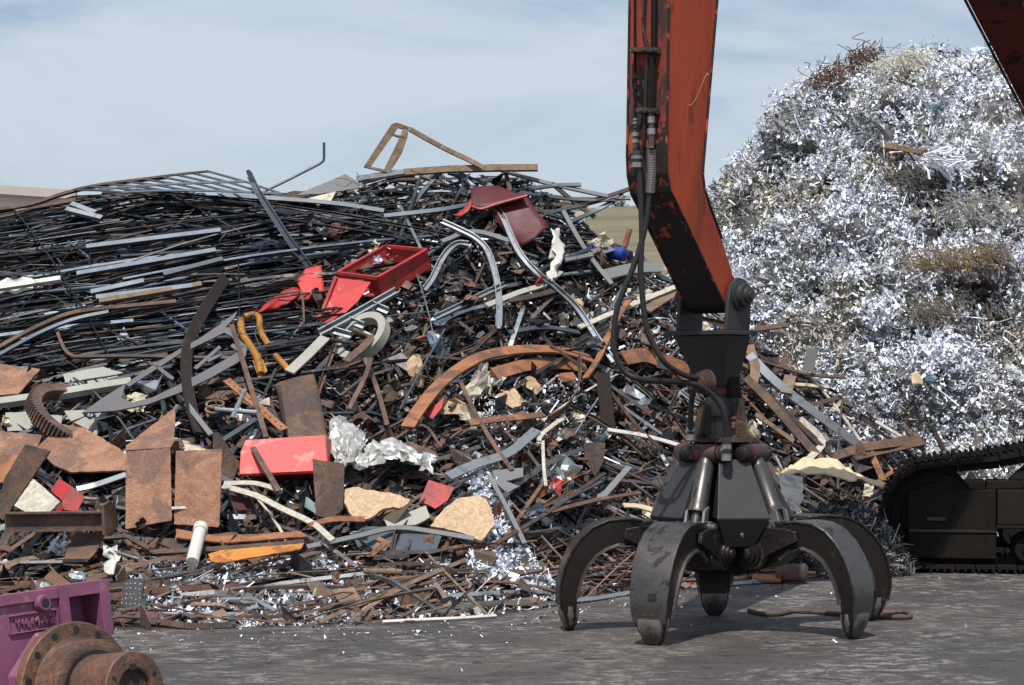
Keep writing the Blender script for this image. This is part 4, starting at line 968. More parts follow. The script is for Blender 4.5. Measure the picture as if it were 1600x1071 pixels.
def hrib(name, label, cat, mat, pts, w_, th, up=NF, lift=.2, k=6, par=None, sec=None, hol=None, group=None, dep=None, scale=None):
    q = [S(p[0], p[1], p[2] if len(p) > 2 else lift) if dep is None else P(p[0], p[1], dep + (p[2] if len(p) > 2 else 0)) for p in pts]
    if k: q = smooth_path(q, k)
    mb = MB()
    if hol: mb.hollow(q, sec, hol, V3(up))
    else: mb.sweep(q, sec or rect(w_, th), V3(up).normalized(), scale)
    return tag(mb.build(name, mat, par, smooth=len(q) > 2), label, cat, group)
def hsheet(name, label, cat, mat, rows, lift=.2, th=.006, crumple=0, sub=4, par=None, smooth=True, seed=0):
    """rows of (px, py, extra depth) -> bilinearly refined bent sheet, optionally crumpled"""
    g = [[S(x, y, lift) + V3((0, dd, 0)) * 1.0 if dd == 0 else P(x, y, D(x, y) - lift + dd) for x, y, dd in r] for r in rows]
    nr, nc = len(g), len(g[0]); out = []
    for i in range((nr-1)*sub + 1):
        a = min(i//sub, nr-2); u = i/sub - a; row = []
        for j in range((nc-1)*sub + 1):
            b_ = min(j//sub, nc-2); v = j/sub - b_
            p = (g[a][b_]*(1-v)+g[a][b_+1]*v)*(1-u)+(g[a+1][b_]*(1-v)+g[a+1][b_+1]*v)*u
            if crumple and mat == 'silver_sheet':
                p = p + V3((U(-1,1),U(-1,1),U(-1,1))) * crumple * .55
            elif crumple:
                d = V3((noise.noise(p*9+V3((seed,0,0))), noise.noise(p*9+V3((0,seed+5,0))), noise.noise(p*9+V3((0,0,seed+9))))) + .6*V3((noise.noise(p*24+V3((seed,1,0))), noise.noise(p*24+V3((2,seed+5,0))), noise.noise(p*24+V3((0,3,seed+9)))))
                p = p + d*crumple
            row.append(p)
        out.append(row)
    mb = MB(); mb.grid(out)
    return tag(mb.build(name, mat, par, smooth=smooth and mat != 'silver_sheet', solid=th, flip=False), label, cat)

# --- skyline
fr = tag(empty('scrap_rack', S(600, 268, .1)), 'rusty bent frame standing against the sky on top of the heap', 'rack'); lmk('the bent frame on the skyline', 610, 235)
dF = D(610, 268) - .15; oF = P(600, 230, dF); nF = V3((.25,-.95,.2)).normalized()
def fpl(name, pts, n=nF, o=oF, th=.02):
    q = [on_plane(x, y, o, n) for x, y in pts]; mb = MB(); mb.prism(q, n*-th); return mb.build(name, 'rust_tan', fr)
fpl('side_bar', [(570,258),(612,194),(619,192),(623,199),(580,260)])
fpl('side_bar', [(599,267),(626,212),(631,198),(638,200),(637,214),(628,240),(612,266)])
fpl('cross_bar', [(619,191.5),(641,199),(638.5,203),(622.5,199.5)], th=.03); fpl('cross_bar', [(613,208),(632,214.5),(631,217),(611.5,210.5)], th=.03); fpl('cross_bar', [(570,258.5),(606,266),(603,269),(569,261)], th=.03)
mb = MB(); mb.sweep(smooth_path([P(640,202,dF), P(668,218,dF), P(700,235,dF+.05), P(728,248,dF+.05), P(757,263,dF)], 5), rect(.05,.02), V3((0,-1,.5))); mb.build('arm', 'rust_tan', fr)
hrib('bent_rod', 'thin dark rod cranked upright at its end against the sky', 'rod', 'slate_steel', [(380,313,.1),(412,300,.1),(455,279,.1),(500,256,.1),(505.5,252,.1),(506.3,246,.1),(506.3,223,.1)], 0, 0, k=0, sec=circ(.014,7)); lmk('the cranked rod on the skyline', 470, 272)
lc = tag(empty('steel_channel', S(470, 410, .2)), 'long grey channel with flared top leaning left out of the heap', 'channel'); lmk('the leaning grey channel', 440, 345)
q = [P(x, y, D(450,400) - .25 + d) for x, y, d in ((391,276,.35),(402,298,.3),(416,320,.22),(432,345,.15),(450,372,.07),(468,396,0),(486,420,-.04))]
mb = MB(); mb.sweep(smooth_path(q, 4), chan(.068,.04,.01), V3((.3,-.8,-.5))); mb.build('web', 'slate_steel', lc)
mb = MB(); mb.prism([P(x, y, D(450,400)+.09) for x, y in ((384,267),(389,265),(394,270),(399,282),(403,292),(396,292),(388,278))], V3((0,.012,0))); mb.build('flared_end', 'slate_steel', lc)
# lattice panel on the left crest
lat = tag(empty('lattice_panel', S(330, 300, .1)), 'dark welded steel lattice panel arching over the left crest of the heap', 'lattice panel'); lmk('the lattice panel on the left crest', 330, 285)
dL = 22.2
def lp(u, v):   # u along the crest, v towards the right edge
    a = smooth_top(u); return a
nb = 8
topc = [(115,297),(150,289),(200,283),(245,277),(285,272),(325,268)]; botc = [(190,301),(245,298),(300,298),(350,299),(395,301),(440,303)]
def pc(c, t_): 
    k = t_*(len(c)-1); i = min(int(k), len(c)-2); f = k-i; return (c[i][0]*(1-f)+c[i+1][0]*f, c[i][1]*(1-f)+c[i+1][1]*f)
for i in range(nb+1):
    a, b_ = pc(topc, i/nb), pc(botc, i/nb); mb = MB(); mb.sweep([P(a[0],a[1],dL+.1), P((a[0]+b_[0])/2,(a[1]+b_[1])/2-1.5,dL-.1), P(b_[0],b_[1],dL-.3)], rect(.018,.018), V3((0,-1,.3))); mb.build('cross_bar', 'slate_steel', lat)
for j in range(3):
    v = j/2; pts = []
    for i in range(8):
        a, b_ = pc(topc, i/7), pc(botc, i/7); pts.append(P(a[0]*(1-v)+b_[0]*v, a[1]*(1-v)+b_[1]*v - (1.5 if 0 < v < 1 else 0), dL+.08-.38*v))
    mb = MB(); mb.sweep(smooth_path(pts, 3), rect(.02,.02), V3((0,-1,.3))); mb.build('long_bar', 'slate_steel' if j else 'rust_brown', lat)
hrib('curved_bar', 'rusty bar sagging along the left skyline down to the frame edge', 'bar', 'rust_brown', [(-40,332,.1),(40,322,.1),(100,303,.1),(150,291,.1),(200,284,.1),(260,277,.12)], .035,.03, lift=.1)
hrib('curved_bar', 'brown bar curving down to the left edge just under the skyline', 'bar', 'rust_brown', [(-40,352,.15),(40,330,.15),(110,314,.15),(190,305,.15),(290,302,.15)], .04,.03, lift=.15)
hplate('steel_sheet', 'grey brown steel sheet tilted on the crest left of the white edge sheet', 'sheet', 'grey_paint', [(462,305),(540,272),(560,284),(578,292),(500,303)], (.2,-.7,.7), .1)
hplate('steel_sheet', 'white edged sheet lying flat across the top of the heap', 'sheet', 'zinc', [(556,275),(634,264),(636,270),(560,282)], (0,-.5,.86), .2, .03); lmk('the white edged sheet on top', 600, 271)
hplate('steel_sheet', 'brown grey sheet jutting over the crest below the cranked rod', 'sheet', 'rust_dark', [(432,307),(460,298),(515,303),(500,315),(470,318)], (.1,-.6,.8), .15)
hrib('flat_bar', 'long tan bar lying level along the very top of the heap', 'bar', 'rust_tan', [(632,270,.2),(700,265,.2),(770,263,.2),(840,262.5,.2)], .07,.04, k=0, up=(0,-1,.4))
for pts, mt, lb in (([(770,262),(830,280),(880,292),(950,307),(985,310)],'grey_paint','grey strip running from the crest down to the right above the hill'),
    ([(835,342),(880,325),(940,310),(1000,290)],'rust_brown','brown tapering bar pointing up right towards the stick'),
    ([(850,335),(905,322),(950,310),(966,305)],'slate_steel','slim grey bar parallel to the bar that points at the stick'),
    ([(800,300),(850,306),(900,312),(960,312)],'slate_steel','dark grey bar lying level above the small pale shed'),
    ([(830,295),(870,290),(908,289)],'slate_steel','short dark bar sticking out level above the shed'),
    ([(862,287),(900,318),(930,340)],'rust_brown','thin brown bar sloping down right across the pale shed'),
    ([(880,352),(930,330),(975,305)],'slate_steel','slim dark bar rising right in front of the hill'),
    ([(790,268),(795,290),(805,322)],'rust_brown','short brown bar hanging from the crest over the dark red sheet'),
    ([(690,268),(660,300),(640,330)],'slate_steel','dark bar slanting down left from the top of the heap'),
    ([(700,270),(740,282),(770,292)],'slate_steel','dark bar slanting towards the curled top of the dark red sheet')):
    hrib('flat_bar', lb, 'bar', mt, [(*p, .12) for p in pts], .045,.02, k=3)

# --- red sheet metal
rb = tag(empty('red_box', S(600, 460, .2)), 'open red sheet metal box with a torn flap hanging from its end', 'box'); lmk('the open red box', 600, 430)
d0 = D(600, 455) - .35
c8 = {'a': P(590,435,d0), 'b': P(667,391,d0+.55), 'c': P(602,385,d0+.75), 'd': P(528,427,d0+.2), 'A': P(598,468,d0+.08), 'B': P(675,418,d0+.62), 'C': P(612,415,d0+.8), 'D': P(540,462,d0+.28)}
def wall(q, name, th=.012):
    n = (q[1]-q[0]).cross(q[2]-q[0]).normalized(); ctr = sum((c8[k] for k in c8), V3())/8
    if n.dot(ctr - q[0]) < 0: n = -n
    mb = MB(); mb.hexa([*q, *[p + n*th for p in q]]); return mb.build(name, 'red_paint', rb, bevel=.002)
for nm, ks in (('long_side','abBA'),('end','bcCB'),('long_side','cdDC'),('bottom','ABCD')): wall([c8[k] for k in ks], nm)
e1 = lambda u, v: c8['d'].lerp(c8['a'], u).lerp(c8['D'].lerp(c8['A'], u), v)
wall([e1(0,0), e1(1,0), e1(1,.18), e1(0,.18)], 'end'); wall([e1(.78,.18), e1(1,.18), e1(1,1), e1(.8,.9)], 'end')
def lip(a, b_):
    mb = MB(); mb.sweep([c8[a], c8[b_]], rect(.035,.03), V3((0,-.3,1))); mb.build('rim', 'red_paint', rb)
lip('a','b'); lip('b','c'); lip('c','d'); lip('d','a')
q = [P(525,434,d0+.1), P(579,441,d0-.04), P(560,470,d0-.10), P(530,498,d0-.12), P(506,515,d0-.12), P(480,523,d0-.06), P(497,500,d0), P(512,468,d0+.06)]
mb = MB(); mb.prism(q, V3((.1,.6,-.4)).normalized()*.01); mb.build('flap', 'lit_red_paint', rb)  # paler red puts sunlight into the flap's colour
mb = MB(); mb.sweep(smooth_path([P(525,432,d0+.08),P(511,468,d0+.04),P(496,502,d0-.03),P(480,524,d0-.1)],4), rect(.03,.02), NF); mb.build('flap_edge', 'red_paint', rb)
q = [P(574,440,d0+.1), P(588,441,d0+.06), P(590,461,d0+.08), P(577,458,d0+.12)]; mb = MB(); mb.prism(q, V3((0,.01,0))); mb.build('gusset', 'lit_red_paint', rb)
rr = tag(empty('red_guard', S(455, 460, .2)), 'torn bright red guard plate with twisted tail left of the red box', 'guard plate'); lmk('the torn red guard plate', 455, 455)
def shp(name, mat, rows, lift, par, **k): o = hsheet(name, None, None, mat, rows, lift, par=par, **k); return o
shp('curved_plate', 'lit_red_paint', [[(463,438,.05),(478,420,.05),(502,415,.1)],[(468,450,0),(482,440,-.03),(504,435,.05)],[(471,458,0),(488,457,-.04),(507,456,.03)]], .28, rr)
shp('skirt', 'red_paint', [[(471,458,0),(488,457,-.04),(507,456,.03)],[(464,470,.08),(480,470,.06),(500,462,.1)]], .28, rr)
shp('tail', 'red_paint', [[(445,452,.1),(460,447,.05),(470,458,.02)],[(425,468,.1),(440,466,.0),(458,470,.06)],[(410,478,.1),(422,478,0),(436,482,.06)],[(402,490,.1),(412,487,.02),(420,487,.08)]], .27, rr, crumple=.02)
ds = tag(empty('dark_red_sheet', S(790, 340, .2)), 'large dark red sheet with a curled hood at the upper right of the heap', 'sheet'); lmk('the dark red sheet', 790, 335)
dd = D(790, 330) - .4
def gs(name, mat, rows, sub=3):
    g = [[P(x, y, dd+d) for x, y, d in r] for r in rows]; out = []
    nr, nc = len(g), len(g[0])
    for i in range((nr-1)*sub+1):
        a = min(i//sub, nr-2); u = i/sub-a
        out.append([(g[a][min(j//sub,nc-2)]*(1-(j/sub-min(j//sub,nc-2)))+g[a][min(j//sub,nc-2)+1]*(j/sub-min(j//sub,nc-2)))*(1-u)+(g[a+1][min(j//sub,nc-2)]*(1-(j/sub-min(j//sub,nc-2)))+g[a+1][min(j//sub,nc-2)+1]*(j/sub-min(j//sub,nc-2)))*u for j in range((nc-1)*sub+1)])
    mb = MB(); mb.grid(out); return mb.build(name, mat, ds, smooth=True, solid=.012, flip=False)
gs('hood', 'dark_red_paint', [[(737,294,.35),(757,291,.4),(778,291,.45),(800,301,.4)],[(736,308,.1),(757,306,.15),(782,304,.2),(812,304,.2)],[(737,322,.0),(752,326,.0),(775,319,.0),(822,306,.0)]])  # hood and sheet in darker red, their shade put into the colour
gs('tongue', 'red_paint', [[(737,310,.1),(737,322,0)],[(722,330,0),(731,331,-.05)],[(709,337,0),(720,339,-.05)]])
gs('sheet', 'dark_red_paint', [[(764,322,.12),(790,315,.12),(822,307,.12)],[(776,345,.0),(806,337,.0),(840,332,.0)],[(792,368,-.08),(820,362,-.1),(858,354,-.1)],[(806,388,-.1),(820,384,-.14),(836,372,-.14)]])
mb = MB(); mb.sweep(smooth_path([P(737,323,dd-.01),P(752,327,dd-.01),P(775,320,dd-.01),P(824,306,dd-.01)],4), circ(.016,6)); mb.build('rim', 'red_paint', ds, smooth=True)

# --- galvanised bent channels in the middle
zc = chan(.06,.035,.009)
for pts, lb in (([(664,452),(676,435),(688,410),(700,392),(715,381),(732,382)],'bright bent channel curving up like a hook right of the red box'),
    ([(690,347),(715,358),(742,372),(760,390),(770,415),(777,445),(780,480),(779,512)],'long galvanised channel arching over and down through the middle of the heap'),
    ([(768,322),(780,331),(790,350),(803,380),(818,405),(840,428),(858,442)],'galvanised channel bending down out of the dark red sheet'),
    ([(680,497),(720,478),(760,458),(790,445)],'pale galvanised channel rising right across the heap middle'),
    ([(860,442),(900,480),(930,525),(958,565)],'grey channel running down right towards the hanging hoses')):
    hrib('bent_channel', lb, 'channel', 'zinc', [(*p, .32) for p in pts], 0,0, k=4, sec=zc, up=(.1,-.8,.6))
lmk('the arching galvanised channel', 765, 420); lmk('the hooked bright channel', 690, 412)
hrib('galvanised_profile', 'bright double galvanised profile lying under the open red box', 'profile', 'zinc', [(500,521,.34),(560,489,.34),(620,455,.34)], 0,0,k=0, sec=chan(.075,.05,.012)); lmk('the bright profile under the red box', 560, 490)
for a, b_, lb in (((545,500),(568,509),'short galvanised lug on the bright profile, upper'),((520,516),(548,524),'short galvanised lug beneath the bright profile, lower'),((582,476),(606,486),'short galvanised lug beside the bright profile, right')):
    hrib('bracket', lb, 'bracket', 'zinc', [(*a,.33),(*b_,.33)], 0,0,k=0, sec=ell(.05,.008))
hsheet('plastic_wrap', 'ragged white plastic strip hanging beside the dark red sheet', 'plastic wrap', 'white_plastic', [[(862,360,0),(874,366,0)],[(866,385,-.05),(880,390,0)],[(864,405,0),(878,408,-.05)],[(858,425,-.04),(872,428,0)],[(853,438,0),(864,440,0)]], .34, crumple=.04, seed=3)
hsheet('wood_plank', 'grey brown plank tip pointing up beside the white wrap', 'plank', 'weathered_wood', [[(868,358,0),(874,357,0)],[(860,392,0),(872,392,0)],[(857,405,0),(868,405,0)]], .30, th=.02)
for pts, w_, mt, lb in (([(760,478),(810,458),(850,445),(876,425)],.06,'grey_board','weathered board rising to the white wrap'),
    ([(795,470),(835,463),(878,452)],.06,'rust_dark','dark board just below the white wrap'),
    ([(795,520),(850,512),(905,520)],.05,'slate_steel','slate bar above the big rusty arc'),
    ([(880,330),(905,375),(930,412),(956,444)],.045,'grey_paint','long grey bar slanting down right under the shed'),
    ([(880,405),(930,395),(955,388)],.10,'grey_paint','grey plank lying in front of the blue drum'),
    ([(945,430),(990,420),(1030,418)],.14,'grey_paint','grey board behind the hanging hoses'),
    ([(905,512),(985,478),(1062,446)],.055,'weathered_wood','pale cream strip rising right behind the hoses'),
    ([(1010,485),(1062,452)],.10,'rust_tan','broad tan strip ending behind the grapple bracket'),
    ([(690,378),(740,362),(800,378)],.05,'grey_paint','pale bar bridging the two arching channels'),
    ([(345,305),(420,310),(520,318),(600,330)],.05,'slate_steel','long slate bar sagging along the crest under the cranked rod'),
    ([(600,338),(690,328),(740,318)],.05,'slate_steel','long slate bar rising to the red tongue of the dark sheet')):
    hrib('long_strip', lb, 'strip', mt, [(*p, .26) for p in pts], w_,.02, k=4)
hsheet('corrugated_sheet', 'white corrugated sheet glimpsed between bars at the far left edge', 'sheet', 'white_plastic', [[(-20,432,0),(0,440,.04),(12,434,0),(24,440,.04),(36,432,0),(52,430,.04)],[(-20,455,0),(0,460,.04),(12,456,0),(24,460,.04),(36,455,0),(52,452,.04)]], .24)
# blue drum, blue scraps
bl = tag(empty('blue_drum', S(975, 402, .1)), 'crushed blue plastic drum lying at the right shoulder of the heap', 'drum'); lmk('the blue drum', 975, 398)
dB = D(975,398)-.15; mb = MB(); mb.lathe(P(950,394,dB), P(992,401,dB-.2)-P(950,394,dB), [(0,.04),(.01,.06),(.08,.072),(.1,.065),(.16,.072),(.21,.068),(.22,.05)], 20); mb.build('body', 'blue_plastic', bl, smooth=True)
mb = MB(); mb.lathe(P(984,399.6,dB-.15), P(992,401,dB-.2)-P(950,394,dB), [(0,.05),(.012,.05),(.014,.04)], 18); mb.build('lid', 'navy_plastic', bl, smooth=True)
hsheet('blue_tarp', 'dark navy plastic crumpled in the hollow left of the leaning channel', 'tarp', 'navy_plastic', [[(385,375,0),(415,368,0),(440,372,0)],[(380,395,0),(410,392,-.1),(438,398,0)],[(388,415,0),(412,418,0),(432,415,0)]], .12, crumple=.08, seed=2)
hsheet('blue_tarp', 'small blue plastic scrap just right of the leaning channel top', 'tarp', 'blue_plastic', [[(420,345,0),(455,342,0)],[(425,358,0),(458,352,0)]], .12, crumple=.05, seed=4)
hsheet('blue_sheet', 'blue scrap tucked behind the white wrap and dark red sheet', 'scrap sheet', 'blue_plastic', [[(918,378,0),(940,376,0)],[(918,385,0),(940,386,0)]], .15, crumple=.03, seed=6)
hrib('pipe', 'short rusty pipe standing up in front of the dry hill', 'pipe', 'rust_orange', [(976,386,.1),(984,358,.1)], 0,0,k=0,sec=circ(.03,9),hol=circ(.024,9))

# --- yellow loops, cream ring
yl = tag(empty('yellow_loop', S(420, 540, .2)), 'bent yellow painted tube loops hanging below the torn red guard', 'tube frame'); lmk('the yellow loops', 412, 545)
for pts in ([(382,495),(396,492),(405,497),(406,512),(411,526),(420,540)],[(376,500),(378,520),(390,540),(402,560),(408,585)],[(430,556),(440,566),(452,580)]):
    mb = MB(); mb.tube(smooth_path([S(x,y,.28) for x,y in pts],5), .03 if pts[0][0] != 376 else .036, 9); mb.build('tube', 'yellow_paint', yl, smooth=True)
q = [S(x,y,.25) for x,y in ((394,562),(407,552),(418,580),(404,592))]; mb = MB(); mb.prism(q, V3((0,.012,0))); mb.build('foot_plate', 'yellow_paint', yl)
def ring(name, label, cat, mat, ctr, rad, ratio, ang, w_, h_, teeth=0, lift=.25, a0=0, a1=360, par=None, dx=0.0):
    o = S(*ctr, lift); s = D(*ctr)/F_PX; th = math.radians(ang)
    e1 = V3((math.cos(th),0,math.sin(th))); pv = V3((-math.sin(th),0,math.cos(th)))
    e2 = (pv*ratio + V3((0,1,0))*math.sqrt(1-ratio*ratio)).normalized(); n = e1.cross(e2).normalized()
    Rr = rad*s; mb = MB(); N_ = 60; closed = a1-a0 >= 360; vs = []; fs = []
    M = N_ if closed else N_+1
    for i in range(M):
        a = math.radians(a0 + (a1-a0)*i/N_); d = e1*math.cos(a)+e2*math.sin(a)
        vs += [o+d*Rr-n*h_/2, o+d*Rr+n*h_/2, o+d*(Rr-w_)+n*h_/2, o+d*(Rr-w_)-n*h_/2]
    for i in range(N_ if closed else N_):
        j = (i+1) % M
        if not closed and i == N_: break
        for k in range(4): fs.append((i*4+k, i*4+(k+1)%4, j*4+(k+1)%4, j*4+k))
    if not closed: fs += [(0,1,2,3), (N_*4+3,N_*4+2,N_*4+1,N_*4)]
    mb.add(vs, fs); ob = tag(mb.build(name, mat, par, smooth=True, bevel=.003), label, cat)
    if teeth:
        tm = MB()
        for i in range(teeth):
            a = 2*math.pi*i/teeth; d = e1*math.cos(a)+e2*math.sin(a); tt = e1*-math.sin(a)+e2*math.cos(a)
            tm.box(o+d*(Rr+.012), tt*(Rr*math.pi/teeth*.5), d*.016, n*h_*.5)
        tm.build('teeth', mat, ob)
    return ob
ring('cast_ring', 'broken cream stone like ring lying below the red box', 'ring', 'grey_board', (566,528), 46, .62, 38, .075, .10, a0=-130, a1=215); lmk('the cream ring', 567, 527)
MATS['grey_board']
ring('gear_ring', 'big rusty toothed gear ring tipped over at the left', 'gear ring', 'rust_brown', (134,660), 92, .30, -29, .09, .11, teeth=84, lift=.12); lmk('the toothed gear ring', 134, 655)
ring('bracket_ring', 'rusty half ring beside the crushed silver sheets', 'ring', 'rust_brown', (563,668), 22, .75, 60, .05, .07, a0=-30, a1=190, lift=.3)
ring('coil', 'small stack of brown wire coil left of the drilled bar', 'coil', 'rust_tan', (336,632), 15, .4, 0, .02, .02, lift=.3); ring('coil', 'second turn of the brown wire coil, just underneath', 'coil', 'rust_tan', (336,640), 16, .4, 0, .02, .02, lift=.3)

# --- big rusty arcs and strips in the middle
hrib('curved_flat_bar', 'long rusty flat bar bent into a wide arc across the middle of the heap', 'bar', 'rust_orange', [(637,668,.40),(655,640,.42),(685,603,.42),(720,575,.4),(755,557,.38),(800,548,.34),(845,546,.3),(885,550,.25),(925,562,.2)], .125,.02, up=(-.15,-.75,.62)); lmk('the big rusty arc', 770, 565)
hrib('curved_flat_bar', 'second rusty arc strip in shadow just beneath the big arc', 'bar', 'rust_orange', [(772,585,.22),(820,572,.2),(870,568,.18),(915,574,.16)], .13,.02, up=(0,-.9,.4))
hrib('curved_flat_bar', 'dark orange curved strip behind the hanging hoses', 'bar', 'rust_orange', [(975,560,.2),(1010,556,.2),(1050,570,.18),(1075,585,.15)], .16,.02, up=(0,-.9,.4))
hrib('flat_bar', 'bright orange rusty strip pointing up right beside the hoses', 'bar', 'rust_orange', [(914,592,.38),(935,560,.38),(958,510,.36),(982,470,.33)], .065,.015, up=(-.4,-.75,.4)); lmk('the bright orange strip', 945, 535)
hrib('twisted_strip', 'twisted brown strip curling down from the end of the big arc', 'strip', 'rust_brown', [(905,555,.42),(906,575,.42),(904,600,.42),(895,622,.42),(880,640,.4),(855,655,.36)], .07,.012, up=(-.9,-.4,.1)); lmk('the twisted strip', 900, 605)
hrib('flat_bar', 'orange rusty strip lying level left of the twisted strip', 'bar', 'rust_orange', [(733,661,.34),(770,656,.34),(815,652,.34),(850,648,.32)], .07,.014, up=(0,-.8,.6))
hplate('upright_bar', 'dark flat bar standing upright left of the grapple', 'bar', 'dark_bar', [(930,583),(952,582),(964,690),(945,694)], (-.2,-.95,.2), .42, .03); lmk('the upright dark bar', 945, 635)
hrib('dark_bar', 'thick dark bent bar shaped like a bow standing beside the cut sheet', 'bar', 'dark_bar', [(352,434,.3),(336,458,.36),(316,490,.42),(297,530,.46),(291,560,.48),(293,600,.46),(300,640,.42),(313,678,.36)], .105,.03, up=(.5,-.85,.1)); lmk('the dark bow shaped bar', 305, 560)
# laser-cut skeleton sheet: crescent outline with ribs
cs_ = tag(empty('cut_sheet', S(270, 580, .25)), 'grey steel sheet left as a pointed skeleton after crescent cut outs', 'cut sheet'); lmk('the cut out skeleton sheet', 265, 575)
oC = S(260, 585, .45); nC = V3((.05,-.55,.83)).normalized()
def cpl(pts, name='web'):
    q = [on_plane(x, y, oC, nC) for x, y in pts]; mb = MB(); mb.prism(q, nC*-.014); mb.build(name, 'cut_steel', cs_)
cpl([(128,645),(160,622),(196,600),(190,622),(206,629),(236,622),(270,606),(310,585),(345,566),(372,550),(360,541),(363,537),(386,542),(384,556),(372,566),(330,590),(280,614),(230,632),(180,642)], 'lower_crescent')
cpl([(196,600),(240,570),(290,540),(292,546),(250,573),(202,604)], 'upper_strip')
cpl([(290,540),(310,530),(345,506),(371,486),(366,497),(352,512),(362,514),(373,530),(386,542),(376,545),(362,526),(350,520),(330,530),(296,546)], 'upper_crescent')
cpl([(240,571),(246,570),(272,590),(270,594),(262,590)], 'rib'); cpl([(302,575),(342,540),(346,543),(308,577)], 'rib'); cpl([(322,562),(346,552),(345,556),(326,566)], 'rib')
# --- left plates
PLT = [
 ('steel_plate','tall rusty plate with its top bent back, standing left of the smaller plate','rust_plate',[(197,706),(266,700),(268,813),(196,827)],(-.08,-.86,.5),.75,'tall'),
 ('steel_plate','rusty upright plate with pale scratches beside the tall bent plate','rust_plate',[(275,705),(347,702),(343,820),(340,824),(272,819)],(-.05,-.9,.42),.75,'B'),
 ('steel_plate','narrow brown plate with drilled holes edge-on behind the scratched plate','rust_brown',[(334,676),(342,676),(368,715),(370,735),(362,758),(346,745),(345,702),(334,703)],(.6,-.75,.25),.6,''),
 ('steel_plate','broad brown stained plate lying under the gear ring','rust_plate',[(57,700),(95,663),(130,668),(188,702),(204,716),(196,735),(110,738),(85,727)],(-.1,-.5,.86),.42,'G'),
 ('steel_plate','rusty triangular plate at the far left above the grey beam','rust_plate',[(-20,566),(63,577),(28,616),(-20,618)],(-.1,-.6,.8),.4,''),
 ('steel_plate','brown plate at the left edge below the grey boards','rust_plate',[(-20,672),(66,680),(52,712),(20,714),(-20,700)],(0,-.55,.83),.4,''),
 ('steel_plate','tan rusted plate corner at the left edge below the brown plate','rust_orange',[(-20,705),(28,712),(20,752),(-20,756)],(0,-.6,.8),.45,''),
 ('steel_plate','dark plate standing on edge and leaning right at the left border','rust_dark',[(40,694),(78,704),(56,738),(4,814),(-10,800),(8,745)],(-.35,-.8,.5),.8,'J'),
 ('steel_plate','small rusty plate standing upright in front of the pale red plate','rust_brown',[(488,717),(538,725),(536,795),(518,812),(494,806)],(-.1,-.93,.35),.6,'F'),
 ('steel_plate','brown plate leaning behind the drilled bar','rust_brown',[(302,596),(345,590),(395,590),(392,600),(380,612),(355,625),(308,622)],(0,-.6,.8),.2,''),
 ('steel_plate','dull red triangular plate under the big rusty arc','red_paint',[(660,648),(672,640),(694,620),(690,638),(676,655)],(0,-.7,.7),.3,''),
 ('steel_plate','small stained red plate between the two tan boards','red_paint',[(670,750),(710,762),(700,782),(680,795),(656,782)],(.1,-.7,.6),.4,'red2'),
 ('steel_plate','dark grey plate right of the glittering white clump','grey_paint',[(770,735),(818,731),(818,745),(790,752),(812,760),(792,770),(772,752)],(.1,-.5,.86),.3,''),
 ('steel_plate','dark plate hanging left of the upright dark bar','rust_dark',[(912,692),(946,692),(944,720),(930,745),(914,722)],(0,-.8,.6),.3,''),
 ('steel_plate','tan flat cut plate lying low on the front drift','rust_tan',[(517,922),(553,917),(574,952),(568,962),(548,963)],(0,-.5,.86),.22,'T'),
 ('steel_plate','tan plate scrap at the left front edge of the drift','rust_tan',[(330,958),(348,950),(362,968),(340,978)],(0,-.5,.86),.2,''),
 ('steel_plate','navy grey sheet under the bottom tan board','slate_steel',[(550,835),(570,822),(660,826),(690,838),(680,862),(560,858)],(0,-.6,.8),.2,''),
 ('steel_plate','grey sheet with a pale worn corner above the dark slope plate','grey_board',[(600,812),(640,800),(665,790),(672,808),(650,820),(605,822)],(0,-.6,.8),.32,''),
 ('steel_plate','long sloping grey plate left of the grapple cover','grey_paint',[(945,765),(978,728),(988,730),(940,785),(900,805),(915,785)],(-.2,-.6,.75),.35,'slope'),
 ('steel_plate','rusty flat plate under the open right side of the scratched plate','rust_orange',[(275,826),(340,838),(470,830),(480,838),(350,848),(275,840)],(0,-.4,.9),.3,''),
 ('steel_plate','brown plate tilted behind the red plate top','rust_brown',[(596,698),(640,690),(680,705),(690,718),(650,728),(605,716)],(0,-.5,.86),.2,''),
 ('steel_plate','dark sloped plate above the gearbox at the left edge','rust_brown',[(104,860),(118,832),(165,832),(150,862),(128,885),(98,882)],(-.1,-.7,.7),.35,''),
 ('steel_plate','brown shadowed plate behind the cream pipe','rust_brown',[(195,838),(275,842),(360,832),(420,845),(410,862),(300,872),(200,872)],(0,-.8,.6),.1,''),
]
for nm, lb, mt, pts, n, lf, tg_ in PLT:
    o = hplate(nm, lb, 'plate', mt, pts, n, lf, .016)
    if tg_ == 'tall':
        q = [(196.5,704),(197,696),(270,640),(274,642),(272,690),(266,699)]
        hplate('bent_back_top', None, None, 'rust_plate', q, (-.05,-.45,.9), .72, .016, par=o)
lmk('the tall bent rusty plate', 232, 745); lmk('the scratched rusty plate', 310, 760); lmk('the stained plate under the gear ring', 130, 705); lmk('the leaning dark plate at left', 40, 760); lmk('the small upright rusty plate', 514, 760); lmk('the small stained red plate', 684, 772); lmk('the sloping grey plate', 945, 768)
cp = hsheet('curved_plate', 'curved rusty plate rolled like a roof tile above the pale red plate', 'plate', 'rust_brown', [[(429,602,.12),(440,597,0),(465,590,.0),(490,585,.05)],[(434,615,.2),(442,625,0),(470,620,0),(498,612,.05)],[(438,640,.2),(448,660,0),(476,656,0),(505,648,.05)],[(444,670,.2),(453,690,0),(482,690,0),(511,686,.05)]], .45, th=.014); lmk('the curved rusty plate', 470, 640)
pr_ = tag(empty('red_plate', S(445, 740, .3)), 'flat pale red painted plate box lying tilted in the heap centre left', 'plate'); lmk('the pale red plate', 440, 712)
